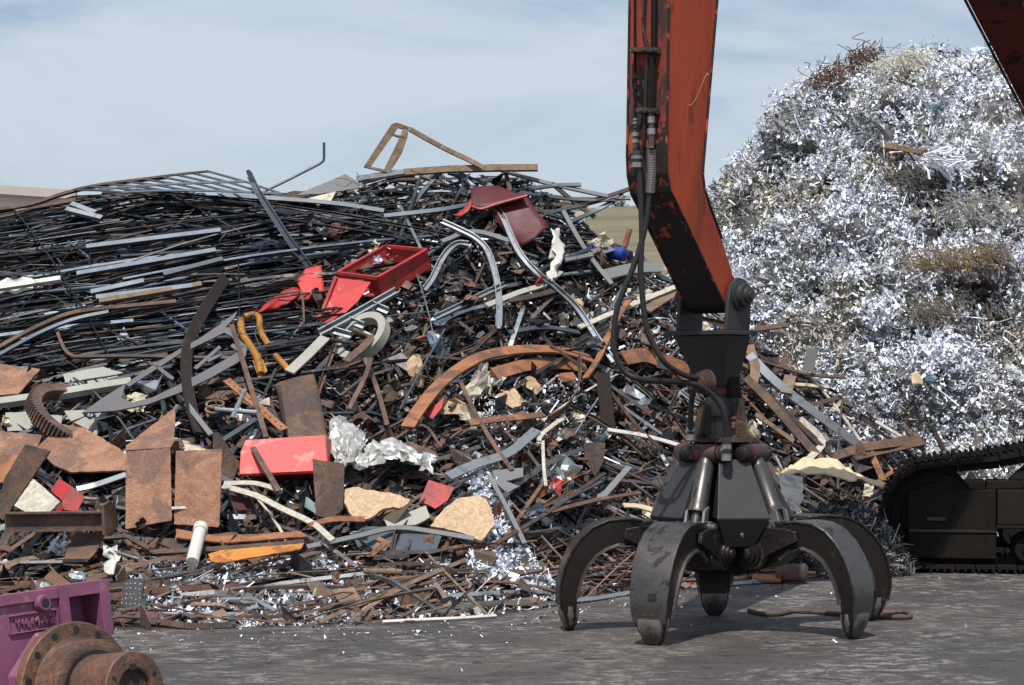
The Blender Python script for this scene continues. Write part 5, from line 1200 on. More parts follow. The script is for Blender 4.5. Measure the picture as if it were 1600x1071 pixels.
oR = S(440,712,.55); nR = V3((-.05,-.72,.69)).normalized()
def rpl(pts, nm, mt, n=nR, th=.014): mb = MB(); mb.prism([on_plane(x,y,oR,nR) for x,y in pts], V3(n)*-th); mb.build(nm, mt, pr_, bevel=.003)
rpl([(384,688),(508,680),(512,735),(374,741),(376,706)], 'face', 'lit_red_paint')  # face in the lit red; side and lip carry shade in darker red
a, b_, c_, d_ = on_plane(509,680,oR,nR), on_plane(516,687,oR,nR)+V3((0,.25,-.02)), on_plane(516,725,oR,nR)+V3((0,.25,-.05)), on_plane(513,735,oR,nR)
mb = MB(); mb.hexa([a,b_,c_,d_,*[p+V3((-.012,.0,0)) for p in (a,b_,c_,d_)]]); mb.build('side', 'red_paint', pr_)
a, b_ = on_plane(374,742,oR,nR), on_plane(512,736,oR,nR); mb = MB(); mb.hexa([a,b_,b_+V3((0,.25,-.06)),a+V3((0,.25,-.06)),*[p+V3((0,.004,-.014)) for p in (a,b_,b_+V3((0,.25,-.06)),a+V3((0,.25,-.06)))]]); mb.build('lip', 'red_paint', pr_)
hplate('red_sheet', 'dark red sheet in the hollow below the pale red plate', 'sheet', 'dark_red_paint', [(353,762),(365,760),(430,790),(440,812),(372,812),(360,790)], (.3,-.8,.4), .15); lmk('the dark red hollow sheet', 395, 790)
rw = hplate('red_wedge', 'glossy bright red bent scrap under the leaning dark plate', 'scrap', 'red_paint', [(79,767),(92,747),(112,760),(98,784)], (-.5,-.6,.6), .8, .01)
hplate('folded_side', None, None, 'red_paint', [(98,784),(112,760),(133,776),(121,800),(99,797)], (.3,-.8,.5), .8, .01, par=rw)
hplate('folded_flange', None, None, 'red_paint', [(98,784),(99,797),(88,802),(90,793)], (.6,-.75,.2), .8, .01, par=rw); lmk('the bright red scrap', 105, 775)
hplate('wood_board', 'weathered whitish board stub leaning by the bright red scrap', 'board', 'weathered_wood', [(22,790),(52,748),(94,784),(78,800),(40,800)], (-.2,-.7,.68), .75, .03)
hb_ = tag(empty('beam', S(90, 820, .6)), 'rusty steel beam with an end plate lying at the lower left', 'beam'); lmk('the rusty beam with end plate', 90, 815)
dH = D(90, 815) - .85
a, b_ = P(8, 816, dH), P(162, 814, dH+.0)
mb = MB(); ax = (b_-a); upv = V3((0,-.35,.94)); mb.sweep([a, b_], rect(.016,.135), V3((0,0,1)))
for sgn in (-1,1): mb.sweep([a+V3((0,0,sgn*.068)), b_+V3((0,0,sgn*.068))], rect(.12,.014), V3((0,0,1)))
mb.build('web', 'rust_brown', hb_)
mb = MB(); mb.prism([P(158,790,dH-.1),P(168,783,dH-.05),P(176,788,dH+.02),P(181,822,dH+.1),P(170,838,dH+.05),P(160,836,dH-.1)], V3((.02,.006,0))); mb.build('end_plate', 'rust_brown', hb_)
hrib('beam', 'long pale grey beam lying behind the toothed gear ring', 'beam', 'grey_board', [(-30,634,.3),(60,622,.3),(130,610,.3),(205,598,.3)], .09,.06, k=0, up=(0,-.6,.8)); lmk('the pale grey beam', 110, 612)
for pts, lb in (([(8,645),(55,643),(62,672),(12,674)],'grey stained board standing behind the brown plate at far left'),([(64,648),(98,650),(95,664),(68,680)],'grey board in shadow behind the gear ring'),([(100,642),(165,640),(172,668),(150,680),(112,660)],'grey board with rust streaks inside the gear ring'),([(98,585),(160,573),(192,582),(180,597),(105,606)],'grey box end lying above the pale beam')):
    hplate('grey_panel', lb, 'panel', 'grey_board', pts, (0,-.75,.65), .16)
hrib('drilled_bar', 'rusty flat bar with a row of holes sloping down right', 'bar', 'rust_orange', [(354,594,.45),(400,633,.45),(444,672,.45)], .075,.012, k=0, up=(.15,-.7,.7)); lmk('the drilled bar', 398, 632)
dbar = bpy.data.objects['drilled_bar']; hm = MB()
for i in range(11):
    f = (i+.6)/11.2; p = S(354,594,.45).lerp(S(444,672,.45), f); hm.lathe(p - V3((.15,-.7,.7)).normalized()*-.0065, V3((.15,-.7,.7)), [(0,.011),(.002,.011)], 8)
hm.build('holes', 'rubber', dbar)
for a, b_, lb, mt in (((336,640),(402,645),'bright pipe lying level below the drilled bar','zinc'),((383,610),(362,655),'bright pipe crossing steeply over the level pipe','zinc'),((345,690),(400,655),'dark grey flat tube beneath the bright pipes','slate_steel'),((292,632),(330,680),'grey flat bar leaning on the scratched plate','grey_paint'),((362,508),(416,684),'long grey brown bar slanting through the yellow loops','rust_brown'),((395,700),(436,768),'thin brown strip lying across the pale red plate','rust_brown'),((388,768),(344,745),'grey tube running into the drilled plate','slate_steel')):
    hrib('pipe' if mt in ('zinc',) else 'bar', lb, 'pipe' if mt in ('zinc',) else 'bar', mt, [(*a,.6 if a[0]==395 else .45),(*b_,.66 if a[0]==395 else .48)], 0,0,k=0, sec=circ(.022,9) if mt == 'zinc' else rect(.045,.016), hol=circ(.018,9) if mt == 'zinc' else None)
hrib('flat_bar', 'pale grey flat bar slanting left of the cream ring', 'bar', 'grey_board', [(452,582,.35),(480,556,.35),(508,528,.35)], .10,.02, k=0, up=(0,-.7,.7))
hrib('flat_bar', 'brown flat bar crossing the cream ring', 'bar', 'rust_brown', [(540,565,.42),(565,545,.42),(585,525,.42)], .075,.015, k=0, up=(0,-.7,.7))
hrib('rod', 'long dark bent rod lying level across the left middle of the heap', 'rod', 'rust_brown', [(88,515,.3),(100,545,.3),(112,556,.3),(125,558,.3),(200,557,.3),(290,559,.3),(365,560,.3)], 0,0, k=4, sec=rect(.03,.03))
hrib('curved_bar', 'rusty bar bending down towards the far left under the bundle', 'bar', 'rust_brown', [(-10,548,.4),(50,515,.4),(105,492,.4),(150,484,.4),(210,478,.4),(275,472,.4)], .04,.03, k=5)
hrib('curved_bar', 'slate bar parallel to and just below the bending rusty bar', 'bar', 'slate_steel', [(-10,560,.42),(60,522,.42),(115,500,.42),(170,488,.42)], .035,.03, k=5)
for i, (x0,y0,x1,y1,c) in enumerate(((135,387,345,361,'slate_steel'),(120,429,337,392,'slate_steel'),(155,472,315,445,'rust_tan'),(255,430,348,406,'slate_steel'),(142,458,225,440,'slate_steel'),(112,320,150,334,'zinc'),(104,328,160,342,'zinc'),(-10,452,95,436,'white_plastic'),(150,466,300,448,'slate_steel'))):
    hrib('square_tube', ('long bright slate tube running level in the left bundle','lower long slate tube of the left bundle','tan square tube end sticking out of the left bundle','slate tube stub at the right end of the left bundle','short slate tube low in the left bundle','short bright tube end high in the left bundle','second bright tube end just below the high one','white bar sticking out at the far left of the bundle','slate tube above the tan square tube')[i], 'tube', c, [(x0,y0,.34),(x1,y1,.34)], 0,0,k=0,sec=rect(.05,.045),hol=rect(.042,.037))
lmk('the long bright slate tubes', 240, 395); lmk('the bending rusty bar', 120, 492)
# --- crushed silver sheets, boards, pipes at the front
hsheet('crushed_sheet', 'crumpled silver foil like sheet standing left in the centre', 'crushed sheet', 'silver_sheet', [[(517,660,0),(530,652,-.05),(545,656,0)],[(515,685,0),(532,680,-.12),(550,682,0)],[(520,715,0),(535,710,-.08),(546,708,0)],[(525,735,0),(535,738,0),(545,728,0)]], .45, crumple=.055, sub=5, seed=1); lmk('the crumpled silver sheets', 590, 695)
hsheet('crushed_sheet', 'crumpled silver sheet beside the rusty half ring', 'crushed sheet', 'silver_sheet', [[(550,665,0),(562,670,-.08),(572,680,0)],[(548,690,0),(558,700,-.1),(568,700,0)],[(540,725,0),(546,728,-.05),(556,722,0)]], .48, crumple=.05, sub=5, seed=8)
hsheet('crushed_sheet', 'long crumpled silver sheet lying to the right of the half ring', 'crushed sheet', 'silver_sheet', [[(556,708,0),(585,690,0),(620,688,0),(655,705,0),(680,715,0)],[(550,722,0),(585,705,-.12),(620,700,-.12),(655,718,-.1),(678,724,0)],[(560,735,0),(588,722,-.05),(625,715,-.05),(650,728,-.08),(672,738,0)]], .45, crumple=.05, sub=5, seed=5)
for pts, lb in (([(537,765),(552,761),(590,768),(625,773),(641,780),(630,792),(600,795),(585,806),(560,814),(545,800),(538,785)],'long tan chip board slab lying flat under the crumpled silver'),([(672,822),(690,800),(712,780),(745,774),(760,780),(768,800),(772,822),(752,845),(720,832),(700,828)],'rounded tan chip board slab leaning below the white clump')):
    hplate('chip_board', lb, 'board', 'chip_board', pts, (.05,-.66,.75), .5, .03)
lmk('the long tan board', 588, 785); lmk('the rounded tan board', 725, 808)
pp = tag(empty('cream_pipe', S(305, 875, .3)), 'short cream plastic pipe standing tilted under the rusty plates', 'pipe'); lmk('the cream pipe', 308, 850)
a, b_ = S(300,880,.4), S(314,824,.55); mb = MB(); mb.lathe(a, b_-a, [(0,.05),((b_-a).length*.86,.05),((b_-a).length*.86,.058),((b_-a).length,.058),((b_-a).length,.045)], 18); mb.build('tube', 'white_plastic', pp, smooth=True)
hplate('orange_sheet', 'orange yellow tapering sheet lying under a rusty edge bar', 'sheet', 'orange_sheet', [(325,866),(345,860),(475,849),(470,858),(400,870),(350,879),(330,878)], (0,-.45,.9), .5, .012); lmk('the orange sheet', 395, 864)
for pts, w_, mt, lb in (([(185,866),(260,862),(340,858),(420,852),(475,847)],.05,'rust_brown','rusty bar lying on the orange sheet'),
    ([(352,924),(420,915),(500,905),(560,898),(628,889)],.04,'zinc','long white strip crossing the front drift'),
    ([(700,932),(760,928),(815,926),(868,926)],.045,'zinc','pale zinc strip lying low left of the grapple'),
    ([(598,972),(660,969),(720,967),(775,966)],.025,'white_plastic','thin white strip at the foot of the heap'),
    ([(880,940),(930,944),(985,948)],.05,'zinc','grey zinc strip on the ground behind the near tine'),
    ([(1080,938),(1180,934),(1240,933),(1310,932)],.045,'zinc','pale flat strip on the asphalt behind the grapple'),
    ([(172,968),(240,972),(300,980),(362,990)],.06,'rust_dark','dark bar along the foot of the heap beside the gearbox'),
    ([(170,960),(230,962),(300,964),(360,962)],.04,'rust_brown','ribbed rusty bar above the dark bar by the gearbox'),
    ([(348,890),(352,920),(357,955),(366,995)],.03,'slate_steel','slim steel strip hanging over the front drift to the asphalt'),
    ([(440,768),(400,756),(350,756)],.05,'weathered_wood','pale splintered lath below the pale red plate'),
    ([(348,760),(400,775),(440,795),(488,818),(520,845)],.06,'weathered_wood','long splintered pale lath sloping down right under the red plate'),
    ([(268,795),(300,793),(322,790)],.03,'weathered_wood','short pale splinter on the scratched plate'),
    ([(120,765),(150,758),(197,742)],.06,'zinc','bundle of bright flat strips beside the tall plate'),
    ([(480,855),(560,838),(620,825),(680,832),(740,842)],.05,'grey_paint','long dark curved strip framing the navy sheet'),
    ([(482,822),(520,812),(570,812)],.06,'rust_orange','bent rusty strap over the curved strip'),
    ([(580,868),(600,850),(590,842)],.05,'rust_orange','short rusty strap leg standing under the strap'),
    ([(700,745),(745,725),(795,708),(838,672)],.11,'zinc','broad pale aluminium strip in the centre right'),
    ([(842,690),(846,680),(868,662),(880,655)],.05,'weathered_wood','pale folded strip at the end of the aluminium strip'),
    ([(848,690),(850,735),(853,760)],.035,'weathered_wood','pale hanging strip below the folded strip'),
    ([(950,672),(1000,680),(1040,690),(1072,700)],.05,'white_plastic','whitish splintered lath left of the grapple plate'),
    ([(866,790),(900,772),(940,752)],.05,'slate_steel','slate bar left of the sloping plate'),
    ([(775,850),(850,805),(900,770),(945,740)],.045,'rust_dark','long dark tube rising right above the silvery drift'),
    ([(765,745),(790,790),(820,850)],.045,'grey_paint','grey bar slanting down right from the white clump'),
    ([(860,800),(940,780),(1000,770)],.05,'rust_brown','brown bar lying level left of the grapple covers'),
    ([(975,790),(1000,792),(1028,800)],.06,'cream_sheet','pale cracked slat left of the grapple covers'),
    ([(545,640),(570,590),(580,560)],.05,'rust_brown','brown bar standing steep below the cream ring'),
    ([(570,560),(590,610),(605,665)],.05,'rust_brown','brown stick leaning right below the cream ring'),
    ([(625,640),(660,575),(695,515)],.02,'slate_steel','thin steel bar rising right over the big arc'),
    ([(720,598),(745,650),(775,700),(800,735)],.045,'rust_brown','brown bar slanting across under the big arc'),
    ([(860,540),(940,598),(990,660),(1030,700)],.04,'rust_dark','dark slim bar slanting behind the upright dark bar'),
    ([(610,690),(660,665),(690,700)],.03,'rust_brown','rusty bent strap right of the silver sheets')):
    lf = .55 if pts[0][1] < 845 and pts[0][0] < 560 else .34
    q = [S(x, y, lf if y < 860 else .16) for x, y in pts]
    for p in q: p.z = max(p.z, .02)
    mb = MB(); mb.sweep(smooth_path(q, 4), rect(w_*.82, .016), NF); tag(mb.build('strip', mt, smooth=True), lb, 'strip')
jp = hplate('j_plate', 'tan J shaped cut piece lying low on the front drift', 'plate', 'rust_tan', [(677,911),(683,910),(696,925),(706,942),(703,953),(690,960),(668,963),(662,958),(680,955),(692,948),(694,940),(688,928)], (0,-.45,.9), .2, .012); lmk('the tan J shaped piece', 688, 938); lmk('the tan flat plate', 545, 940); lmk('the long white strip', 490, 907); lmk('the white strip at the foot', 690, 969)
ck = hplate('perforated_plate', 'dark perforated plate by the gearbox, its holes bright dots painted as glints', 'perforated plate', 'grapple_black', [(191,912),(205,903),(225,905),(222,935),(230,950),(208,962),(192,948)], (-.2,-.85,.5), .4, .02); hm = MB()
oq = S(*cen_([(191,912),(205,903),(225,905),(222,935),(230,950),(208,962),(192,948)]), .4); nq = V3((-.2,-.85,.5)).normalized()
for x in range(197, 224, 7):
    for y in range(912, 952, 8): hm.lathe(on_plane(x + U(-1.5,1.5), y + U(-1.5,1.5), oq, nq) + nq*.001, nq, [(0,U(.004,.009)),(.003,.004)], 8)
hm.build('holes', 'zinc', ck); lmk('the dark perforated plate', 208, 932)  # bright discs, not openings: glints painted onto the plate
hsheet('bag_scrap', 'crumpled white bag scrap hanging left of the cream pipe', 'bag', 'white_plastic', [[(163,852,0),(182,854,0)],[(164,872,0),(183,878,-.05)],[(166,892,0),(176,896,0)]], .35, crumple=.05, seed=11, sub=5)
# --- right of the grapple
cr = tag(empty('cream_cover', P(1300, 800, 20.2)), 'crumpled cream sheet with a white flap draped beside the grapple', 'sheet'); lmk('the cream sheet', 1300, 745)
def g2(name, mat, rows, dep, crumple, seed):
    global D_
    g = [[P(x,y,dep+d) for x,y,d in r] for r in rows]; sub = 4; nr, nc = len(g), len(g[0]); out = []
    for i in range((nr-1)*sub+1):
        a = min(i//sub,nr-2); u = i/sub-a; row = []
        for j in range((nc-1)*sub+1):
            b = min(j//sub,nc-2); v = j/sub-b; p = (g[a][b]*(1-v)+g[a][b+1]*v)*(1-u)+(g[a+1][b]*(1-v)+g[a+1][b+1]*v)*u
            row.append(p + (V3((noise.noise(p*3+V3((seed,0,0))),noise.noise(p*3+V3((0,seed,0))),noise.noise(p*3+V3((0,0,seed)))))*.6 + V3((U(-.3,.3),U(-.3,.3),U(-.3,.3))))*crumple)
        out.append(row)
    mb = MB(); mb.grid(out); mb.build(name, mat, cr, solid=.014, flip=False)
g2('sheet', 'cream_sheet', [[(1232,732,.5),(1260,718,.7),(1310,722,.8),(1345,742,.8),(1385,752,.7)],[(1215,738,.0),(1260,738,.1),(1320,748,.1),(1345,750,.1),(1378,766,.1)]], 19.9, .07, 3)
g2('flap', 'white_plastic', [[(1212,738,.1),(1258,742,.0)],[(1222,770,0),(1254,772,0)],[(1238,800,.0),(1250,802,.0)]], 19.85, .05, 7)
for pts, w_, mt, lb in (([(1170,555),(1210,595),(1260,635),(1320,680),(1352,704)],.10,'zinc','long grey galvanised channel sloping down right towards the track'),
    ([(1165,590),(1200,625),(1240,670),(1285,722)],.09,'rust_brown','broad brown strip sloping down right beside the grapple'),
    ([(1180,600),(1225,640),(1275,690),(1300,712)],.05,'rust_dark','dark angle bar between the brown strip and the galvanised channel'),
    ([(1330,712),(1380,700),(1440,686)],.17,'rust_brown','broad dark plank like plate lying right of the grapple'),
    ([(1300,715),(1350,700),(1420,690)],.11,'rust_brown','brown plate strip behind the broad plank like plate'),
    ([(1350,690),(1368,725),(1380,752)],.07,'rust_orange','rusty bar standing steep at the cream sheet edge'),
    ([(1375,750),(1400,735),(1428,722)],.045,'rust_orange','rusty bar rising right from the steep bar'),
    ([(1412,665),(1440,700),(1460,725)],.05,'rust_tan','slim tan bar leaning over the track front'),
    ([(1455,665),(1475,705)],.05,'rust_dark','dark bar stub standing just above the track'),
    ([(1370,660),(1420,690),(1470,722)],.035,'white_plastic','thin white strip sloping down to the track'),
    ([(1180,648),(1205,665),(1240,690)],.05,'rust_tan','tan bar beside the grapple rotator'),
    ([(1175,560),(1260,585),(1320,590)],.03,'rust_brown','thin brown bar lying level over the tinsel foot'),
    ([(1270,545),(1262,580)],.12,'grey_paint','grey plate piece leaning at the foot of the tinsel heap'),
    ([(1235,588),(1228,615)],.12,'rust_tan','tan plate piece below the grey piece at the tinsel foot'),
    ([(1180,515),(1230,508)],.06,'rust_brown','rusty bar end poking out right of the grapple bracket'),
    ([(1250,655),(1285,690),(1262,720)],.07,'weathered_wood','pale slat leaning in the bars right of the grapple'),
    ([(1170,540),(1180,575),(1176,600)],.10,'rust_tan','tan cracked plate strip right behind the bracket')):
    q = [S(x, y, .32) for x, y in pts]
    mb = MB(); mb.sweep(smooth_path(q, 4), rect(w_, .02), NF); tag(mb.build('strip', mt, smooth=True), lb, 'strip')
lmk('the galvanised channel by the track', 1262, 640); lmk('the broad plank like plate', 1390, 702)
mt_ = tag(empty('rusty_motor', P(1238, 905, 19.0)), 'small rusty motor casing lying on the ground behind the grapple', 'motor')
dM = F_PX*EYE/(912-HOR); a = P(1214,893,dM+.05); b_ = P(1262,890,dM-.02); a.z = b_.z = .09
L_ = (b_-a).length; mb = MB(); mb.lathe(a, b_-a, [(0,.04),(.0,.075),(L_*.12,.088),(L_*.2,.088),(L_*.2,.08),(L_*.8,.08),(L_*.8,.088),(L_*.92,.088),(L_,.06)], 20); mb.build('casing', 'rust_brown', mt_, smooth=True)
mb = MB(); mb.lathe(b_, b_-a, [(0,.02),(.07,.02)], 10); mb.build('shaft', 'rust_dark', mt_, smooth=True)
def ground_pt(x, y, z=.012): Y = F_PX*EYE/(y-HOR); p = P(x, y, Y); p.z = z; return p
mb = MB(); mb.tube(smooth_path([ground_pt(x,y,.018) for x,y in ((1170,958),(1190,963),(1215,964),(1240,959),(1280,961),(1330,965),(1380,968),(1415,969),(1423,965),(1412,960),(1378,962))],5), .017, 8); tag(mb.build('bent_rebar', 'rust_brown', smooth=True), 'bent rusty bar with a hooked end lying on the asphalt by the grapple', 'bar'); lmk('the bent bar on the asphalt', 1300, 963)
for (x,y,w_,h_,mt,lb) in ((1196,912,.26,.07,'rust_orange','orange brown flat scrap on the ground behind the grapple'),(1155,905,.22,.06,'navy_plastic','dark blue plastic scrap on the ground behind the hub'),(1075,918,.16,.10,'rust_orange','orange rusty lump behind the near tine'),(1172,1008,.0,.0,'','' )):
    if not mt: continue
    p = ground_pt(x,y); mb = MB(); q = [p+V3((-w_/2,-h_,0)),p+V3((w_/2,-h_*.6,0)),p+V3((w_*.45,h_,.03)),p+V3((-w_*.4,h_*.8,.04))]; mb.hexa([*q,*[v+V3((0,0,.03)) for v in q]]); tag(mb.build('ground_scrap', mt, bevel=.006), lb, 'scrap')
# --- things caught in the tinsel heap
def on_heap(px, py):
    """where the sight line first meets the modelled tinsel mound"""
    best = None; o = CAMP; d = P(px, py, 1.0) - CAMP
    A = G_.reshape(-1,3); rel = A - np.array(o); tt = rel[:,1]; dx = np.abs(rel[:,0]/tt - d.x) + np.abs(rel[:,2]/tt - d.z)
    ok = np.argsort(dx)[:14]; k = ok[np.argmin(A[ok,1])]; return P(px, py, float(A[k,1]) - .12)
tg_ = MB(); base = [on_heap(x, y) for x, y in ((1278,136),(1300,122),(1325,108),(1345,96),(1368,88))]
for _ in range(300):
    k = U(0, 3.99); i = int(k); p = base[i].lerp(base[i+1], k-i) + V3((NRM(0,.09),NRM(0,.12),NRM(.02,.06))); pts = [p]
    d = V3((NRM(.5,.7),NRM(0,.6),NRM(.2,.6))).normalized()
    for _ in range(4): d = (d + V3((NRM(0,.6),NRM(0,.6),NRM(0,.6)))).normalized(); pts.append(pts[-1] + d*U(.03,.07))
    tg_.col = jitter((.12,.06,.04), .4); tg_.tube(smooth_path(pts, 3), .0055, 4)
for x, y in ((1318,60),(1335,78),(1262,105)):
    p = on_heap(x+20, y+45); pts = [p]; 
    for _ in range(6): pts.append(pts[-1] + V3((NRM(-.05,.10),NRM(0,.05),U(.03,.11))))
    tg_.tube(smooth_path(pts, 4), .005, 4)
tag(tg_.build('rust_tangle', 'rusty', flip=False), 'brown tangle of rusty wire on the top of the tinsel heap', 'wire tangle', kind='stuff')
def heap_lump(pts, mat, label, name, cat, crumple=.08, seed=0, th=.02):
    rows = [[on_heap(x, y) + V3((0,-.08,0)) for x, y in r] for r in pts]; sub = 5; out = []; nr, nc = len(rows), len(rows[0])
    for i in range((nr-1)*sub+1):
        a = min(i//sub,nr-2); u = i/sub-a; row = []
        for j in range((nc-1)*sub+1):
            b = min(j//sub,nc-2); v = j/sub-b; p = (rows[a][b]*(1-v)+rows[a][b+1]*v)*(1-u)+(rows[a+1][b]*(1-v)+rows[a+1][b+1]*v)*u
            row.append(p + V3((noise.noise(p*6+V3((seed,0,0))),noise.noise(p*6+V3((0,seed,0))),noise.noise(p*6+V3((0,0,seed)))))*crumple)
        out.append(row)
    mb = MB(); mb.grid(out); return tag(mb.build(name, mat, smooth=True, solid=th, flip=False), label, cat)
heap_lump([[(1372,226),(1400,228),(1440,236)],[(1374,234),(1400,238),(1438,243)]], 'rust_tan', 'brown plank end stuck in the upper tinsel heap', 'plank', 'plank', .01, 1, .06)
def bright_patch(x0, x1, y0, y1, n, label):
    ps = np.array([tuple(on_heap(NRM((x0+x1)/2,(x1-x0)/4), NRM((y0+y1)/2,(y1-y0)/4))) for _ in range(n)]); ps[:,1] += RNG.uniform(-.05,.1,n)
    flakes('pale_shavings', ps, np.tile(np.array([-.1,-.8,.6]),(n,1)), np.clip(RNG.lognormal(math.log(.036),.4,n),.012,.1), fcols(n,[6,3,1,.4,.1,.3,8]), label, 'shavings', flat=.5)
bright_patch(1335,1415,455,520,520,'bluish white clump of shavings half way up the tinsel heap')
bright_patch(1430,1500,520,590,520,'white clump of shavings low on the tinsel heap right of the small wrapper')
bright_patch(1250,1400,400,440,420,'bright band of flat chips in the middle of the tinsel heap')
heap_lump([[(1422,585),(1432,580),(1440,592)],[(1424,598),(1434,600),(1441,602)]], 'cream_sheet', 'small cream cup like scrap low on the tinsel heap', 'cup_scrap', 'scrap', .03, 8)
heap_lump([[(1444,590),(1460,588)],[(1446,599),(1460,598)]], 'teal_plastic', 'small faded blue wrapper low on the tinsel heap', 'wrapper', 'wrapper', .03, 9)
heap_lump([[(1452,166),(1474,169)],[(1454,172),(1472,176)]], 'teal_plastic', 'teal blue scrap near the top of the tinsel heap', 'wrapper', 'wrapper', .04, 9)
def tuft(pxs, base, n, label, spread=.16, L=.3, rad=.005):
    mb = MB(); bp = [on_heap(x, y) for x, y in pxs]
    for _ in range(n):
        k = U(0, len(bp)-1.01); i = int(k); p = bp[i].lerp(bp[i+1], k-i) + V3((NRM(0,spread),NRM(-.08,.08),NRM(0,spread*.7))); d = V3((NRM(.8,.4),NRM(-.1,.3),NRM(-.3,.4))).normalized(); pts = [p]
        for _ in range(3): d = (d + V3((NRM(0,.3),NRM(0,.3),NRM(-.15,.3)))).normalized(); pts.append(pts[-1]+d*L*U(.2,.45))
        mb.col = jitter(base, .45); mb.sweep(pts, [(-rad,0),(rad,0),(0,rad)], V3((0,-1,.2)), cap=False)
    tag(mb.build('turnings_tuft', 'flake', flip=False), label, 'turnings', kind='stuff')
tuft([(1420,408),(1460,405),(1510,400),(1555,392)], (.26,.19,.10), 420, 'straw coloured brassy tuft of turnings right of the heap middle', .13, .18, .004)
tuft([(1420,488),(1450,478),(1500,470)], (.22,.19,.13), 220, 'brownish tuft of curled turnings below the brassy tuft', .10, .15, .004)
tuft([(1400,275),(1425,290),(1470,300)], (.15,.14,.12), 320, 'grey tuft of turnings in the hollow under the sheet stack', .13, .16, .004)
tuft([(1490,320),(1540,330)], (.40,.38,.33), 300, 'pale fuzzy tuft of turnings right of the hollow', .2, .16, .004)
tuft([(1412,252),(1450,250),(1490,258)], (.80,.83,.90), 80, 'fan of folded white strips jutting out of the upper tinsel heap', .06, .22, .012)
tuft([(1370,105),(1400,98),(1430,92)], (.62,.58,.48), 300, 'pale straw like strips bristling on top of the tinsel heap', .10, .2, .005)

# ------------------------------------------------------------------ counted pieces of the front layer, each its own object
KINDN = {'rod': ('steel_rod', 'rod', 'rods lying in the scrap heap'), 'flat': ('flat_strip', 'flat strip', 'flat strips lying in the scrap heap'), 'tube': ('box_section', 'box section', 'box sections lying in the scrap heap'), 'angle': ('angle_iron', 'angle iron', 'angle irons lying in the scrap heap'), 'pipe': ('round_pipe', 'round pipe', 'round pipes lying in the scrap heap'), 'off': ('metal_offcut', 'offcut', 'offcuts lying in the scrap heap')}
WANT = {'rod': 290, 'flat': 240, 'tube': 230, 'angle': 120, 'pipe': 70, 'off': 210}
ITEMS = []
def where(px, py):
    best = min(LM, key=lambda l: math.hypot(l[1]-px, (l[2]-py)*1.2)); dx, dy = px-best[1], py-best[2]
    if math.hypot(dx, dy) < 16: r = 'right at'
    elif abs(dx) > abs(dy)*1.8: r = 'left of' if dx < 0 else 'right of'
    elif abs(dy) > abs(dx)*1.8: r = 'above' if dy < 0 else 'below'
    else: r = ('upper' if dy < 0 else 'lower') + ' ' + ('left' if dx < 0 else 'right') + ' of'
    return r + ' ' + best[0]
def front_pt():
    px, py = in_heap()
    if 985 < px < 1190 and py > 690 and R() < .7: return front_pt()
    return px, py
for kind, n in WANT.items():
    for i in range(n):
        px, py = front_pt()
        if kind in ('tube','rod') and i < n*.42: 
            while not (px < 470 and 290 < py < 590): px, py = in_heap()
        elif kind == 'rod' and i < n*.68:
            while not (interp(FOOT,px)-115 < py < interp(FOOT,px)-8 and 170 < px < 1080): px, py = in_heap()
        if kind == 'off':
            while px < 450 and py < 560: px, py = in_heap()
            _, pal = zone(px, py); c = pick(pal); mb = MB(); mb.col = jitter(PAL[c][2], .25); p = S(px, py, U(.08, .26)); p.z = max(p.z, .03); r_ = U(.05, .13)
            shard(mb, p, r_, .008); ob = mb.build('metal_offcut', PAL[c][1]); ITEMS.append((ob, kind, c, px, py, 0, r_*2.2*ppm(px,py))); continue
        k_, c, p0, p1, s, bend, (px, py), th, L = rnd_bar(px, py, .04, .20, 1.1, kind)
        mb = MB(); mb.col = jitter(PAL[c][2], .25); bar_geo(mb, kind, p0, p1, s, bend, 5)
        ob = mb.build(KINDN[kind][0], PAL[c][1], smooth=kind in ('rod','pipe')); ITEMS.append((ob, kind, c, px, py, th, L))
KINDN['crush'] = ('crumpled_sheet', 'crumpled sheet', 'crumpled sheets lying in the scrap heap')
def crush(px, py, c, w_, h_, matn, amp=.35):
    o = S(px, py, U(.10, .26)); o.z = max(o.z, .05); a = U(0, 6.28); e = V3((math.cos(a), NRM(0,.4), math.sin(a)*.8)).normalized(); f = e.cross(V3((NRM(0,.3),-.8,.5))).normalized(); n_ = e.cross(f)
    m1, m2 = 5, 4; ph = U(0, 9); mb = MB(); mb.col = jitter(PAL[c][2], .25) if c else (0.5,0.5,0.5)
    mb.grid([[o + e*((i/m1-.5)*w_) + f*((j/m2-.5)*h_) + n_*(math.sin(i*1.3+ph)*h_*amp*.5) + V3((U(-1,1),U(-1,1),U(-1,1)))*h_*amp*.35 for i in range(m1+1)] for j in range(m2+1)])
    return mb.build('crumpled_sheet', matn, solid=.005, flip=False)
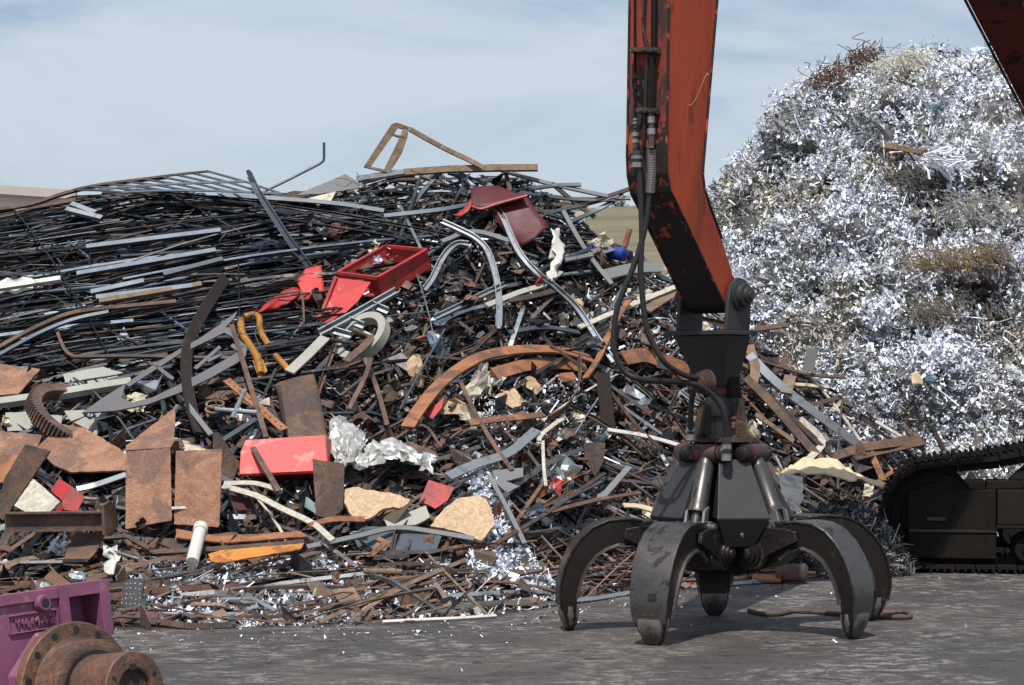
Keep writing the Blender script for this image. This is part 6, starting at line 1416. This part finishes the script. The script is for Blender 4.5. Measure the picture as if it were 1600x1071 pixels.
for i in range(150):
    px, py = front_pt()
    while px < 460 and py < 580: px, py = front_pt()
    c = pick(dict(grey=3, zinc=2.4, brown=2.4, rust=1.4, cream=1.3, dark=1.5, slate=1, redp=.3, bluep=.15)); w_ = min(.27, random.lognormvariate(math.log(.17), .4)); w_ = min(w_, .14) if py > interp(FOOT, px) - 110 else w_
    ITEMS.append((crush(px, py, c, w_, w_*U(.4,.8), PAL[c][1]), 'crush', c, px, py, 0, w_*100))
for i, (px, py, w_) in enumerate(((715,640,.34),(755,592,.30),(800,622,.34),(742,605,.28),(905,478,.26),(1008,462,.2),(650,580,.28),(735,650,.2),(828,600,.22),(880,505,.2))):
    tag(crush(px, py, None, w_, w_*.45, 'weathered_wood' if i % 2 else 'chip_board', .5), None, 'wood lump', 'splintered wood lumps in the heap'); o_ = bpy.context.scene.objects[-1] if False else None
    ob = [x for x in bpy.data.objects if x.get('category') == 'wood lump' and 'label' not in x][0]; ob.name = 'wood_lump'; ITEMS.append((ob, 'wood', 'cream', px, py, 0, w_*300))
KINDN['wood'] = ('wood_lump', 'splintered wood lump', 'splintered wood lumps in the heap')
sets = {}
def tilt_word(th):
    th = (th + 90) % 180 - 90
    if abs(th) < 5: return 'level'
    if abs(th) > 60: return 'upright'
    return ('rising right' if th > 0 else 'falling right') if abs(th) > 22 else ('slightly rising' if th > 0 else 'slightly falling')
for it in ITEMS:
    ob, kind, c, px, py, th, L = it
    size = ('small' if L < 30 else 'large') if kind in ('off','crush','wood') else ('short' if L < 70 else 'long' if L > 150 else 'mid length')
    base = f"{size} {PAL[c][0]} {KINDN[kind][1]} " + ('' if kind in ('off','crush','wood') else tilt_word(th) + ' ') + where(px, py)
    tag(ob, None, KINDN[kind][1], KINDN[kind][2]); sets.setdefault(base, []).append(it)
ORD = ['first','second','third','fourth','fifth','sixth','seventh','eighth','ninth','tenth','eleventh','twelfth']
for base, its in sets.items():
    its.sort(key=lambda t_: t_[3]); n = len(its)
    for i, it in enumerate(its):
        if n == 1: lb = base
        elif n == 2: lb = ('left hand ', 'right hand ')[i] + base
        elif i == 0: lb = 'leftmost ' + base
        elif i == n-1: lb = 'rightmost ' + base
        else: lb = ORD[min(i, 11)] + ' from left ' + base
        w_ = lb.split(); it[0]['label'] = ' '.join(w_[:16])
